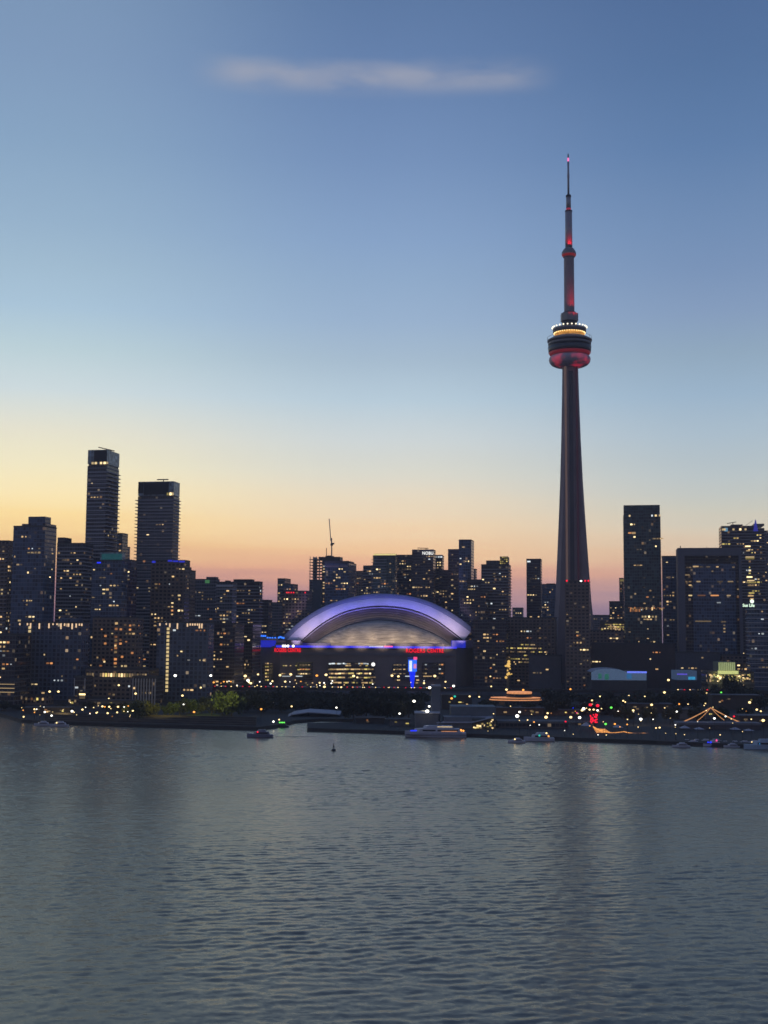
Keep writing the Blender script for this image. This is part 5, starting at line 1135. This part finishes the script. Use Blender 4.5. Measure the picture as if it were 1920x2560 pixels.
cruiser('tour_boat', 'blue white tour boat cut by the right picture edge', 1900, 1872, 18, mat('pale_blue_hull', (.3,.4,.52), .35), light=[(.1,.05,.2,G_CYAN)], off=3)
mk = [(1728,1862,9,'moored white motorboat without lights left of the blue lit boat',None),(1780,1865,10,'moored motorboat glowing blue and pink below the festoon tent',[(.15,.1,.5,G_BLUE),(.28,.1,.4,G_BLUE),(-.15,.2,.45,G_PINK)]),(1826,1868,8,'moored grey motorboat right of the blue lit boat',None)]
mk += [(108,1814,10,'pale moored boat at the left quay corner, leftmost of two',None),(150,1816,11,'pale moored boat at the left quay corner, second of two',[(.1,.1,.4,G_WARM)]),(1290,1856,9,'small dim boat moored left of the teal lit cruiser',[(.1,.1,.35,G_WARM)]),(1700,1868,9,'small grey boat moored at the end of the brown quay',None)]
mk += [(1712+i*24, 1857+i*1.0, 7+(i*5) % 4, 'small motorboat in the back marina row under the festoon tent, '+fromleft(i), [(.1,.1,.25,G_WARM)] if i % 3 == 1 else None) for i in range(8)]
for x, y, l_, lab, lt in mk: cruiser('motorboat', lab, x, y, l_, HW, rz=178, light=lt, off=2)
# wake of the cruiser: low foam ridge on the water
wp = G(688, 1842, 0); 
tag(MB().prism([(0,-.5),(22,1.2),(22,1.8),(0,.6)], .01, .12).build('boat_wake', mat('wake_water', (.05,.06,.07), .2), loc=(wp.x, wp.y, 0)), kind='structure')
# buoy
p = G(834, 1877, 0); bu = tag(empty('channel_buoy', p), 'dark channel buoy floating alone in the harbour', 'buoy')
MB().lathe([(.9,-.4),(1.1,.1),(1.0,.7),(.4,.9)], 16).build('float', DARKM, bu); MB().tube((-.5,0,.8), (0,0,3.), .09).tube((.5,0,.8), (0,0,3.), .09).tube((0,.5,.8), (0,0,3.), .09).box(-.3,.3,-.3,.3,1.7,2.4).build('cage', DARKM, bu); MB().tube((0,0,3.), (0,0,3.5), .18).build('lantern', DARKM, bu)

# ------------------------------------------------------------------ haze
hz = MB().box(-2700, 2700, -1600, 3700, -4.5, 570).build('haze', None)
hm = bpy.data.materials.new('evening_haze'); hm.use_nodes = True; t_ = hm.node_tree; t_.nodes.clear()
pv_ = t_.nodes.new('ShaderNodeVolumePrincipled'); ho = t_.nodes.new('ShaderNodeOutputMaterial'); t_.links.new(pv_.outputs[0], ho.inputs['Volume'])
pv_.inputs['Color'].default_value = (.97, .96, 1., 1); pv_.inputs['Density'].default_value = HAZE
hz.data.materials.clear(); hz.data.materials.append(hm); tag(hz, kind='stuff')
sc.cycles.volume_bounces = 0

# ------------------------------------------------------------------ pieces that belong to a part become its sub-parts
RULES = {'parapet': 'tower_body', 'dark_screen': 'glass_crown', 'roof_lamp': 'pod_roof', 'window_ring_lamp': 'golden_window_ring', 'edge_rail': 'pod_upper_deck',
  'small_pod_red_light': 'small_pod', 'antenna_collar': 'antenna_base', 'antenna_tip_light': 'antenna_mast', 'teal_window': 'rooftop_room', 'blue_light_strip': 'tower_body',
  'red_light': 'tower_body', 'roof_edge_lamp': 'tower_body', 'stairwell_window': 'tower_body', 'window_band': 'cabin', 'upper_light_strip': 'upper_deckhouse', 'rub_rail': 'hull',
  'facade_fin': 'tower_body', 'operator_cab': 'mast', 'light_rail': 'inner_roof_step', 'roof_bogie': 'roof_rail_base', 'lift_rail_column': 'shaft', 'glass_lift_shaft': 'shaft'}
base_ = lambda o: o.name.split('.')[0]
for r_ in [o for o in sc.objects if o.parent is None and o.children]:
    ch = list(r_.children); byn = {}
    for c in ch: byn.setdefault(base_(c), c)
    for c in ch:
        t_ = byn.get(RULES.get(base_(c)))
        if t_ and t_ is not c and t_.type == 'MESH' and t_.location.length < 1e-6: c.parent = t_
bays = [c for c in stad.children if base_(c) == 'glazed_bay']
for c in list(stad.children):
    if base_(c) == 'lit_window':
        for b_ in bays:
            xs_b = [v.co.x for v in b_.data.vertices]
            if min(xs_b) <= c.location.x <= max(xs_b): c.parent = b_; break
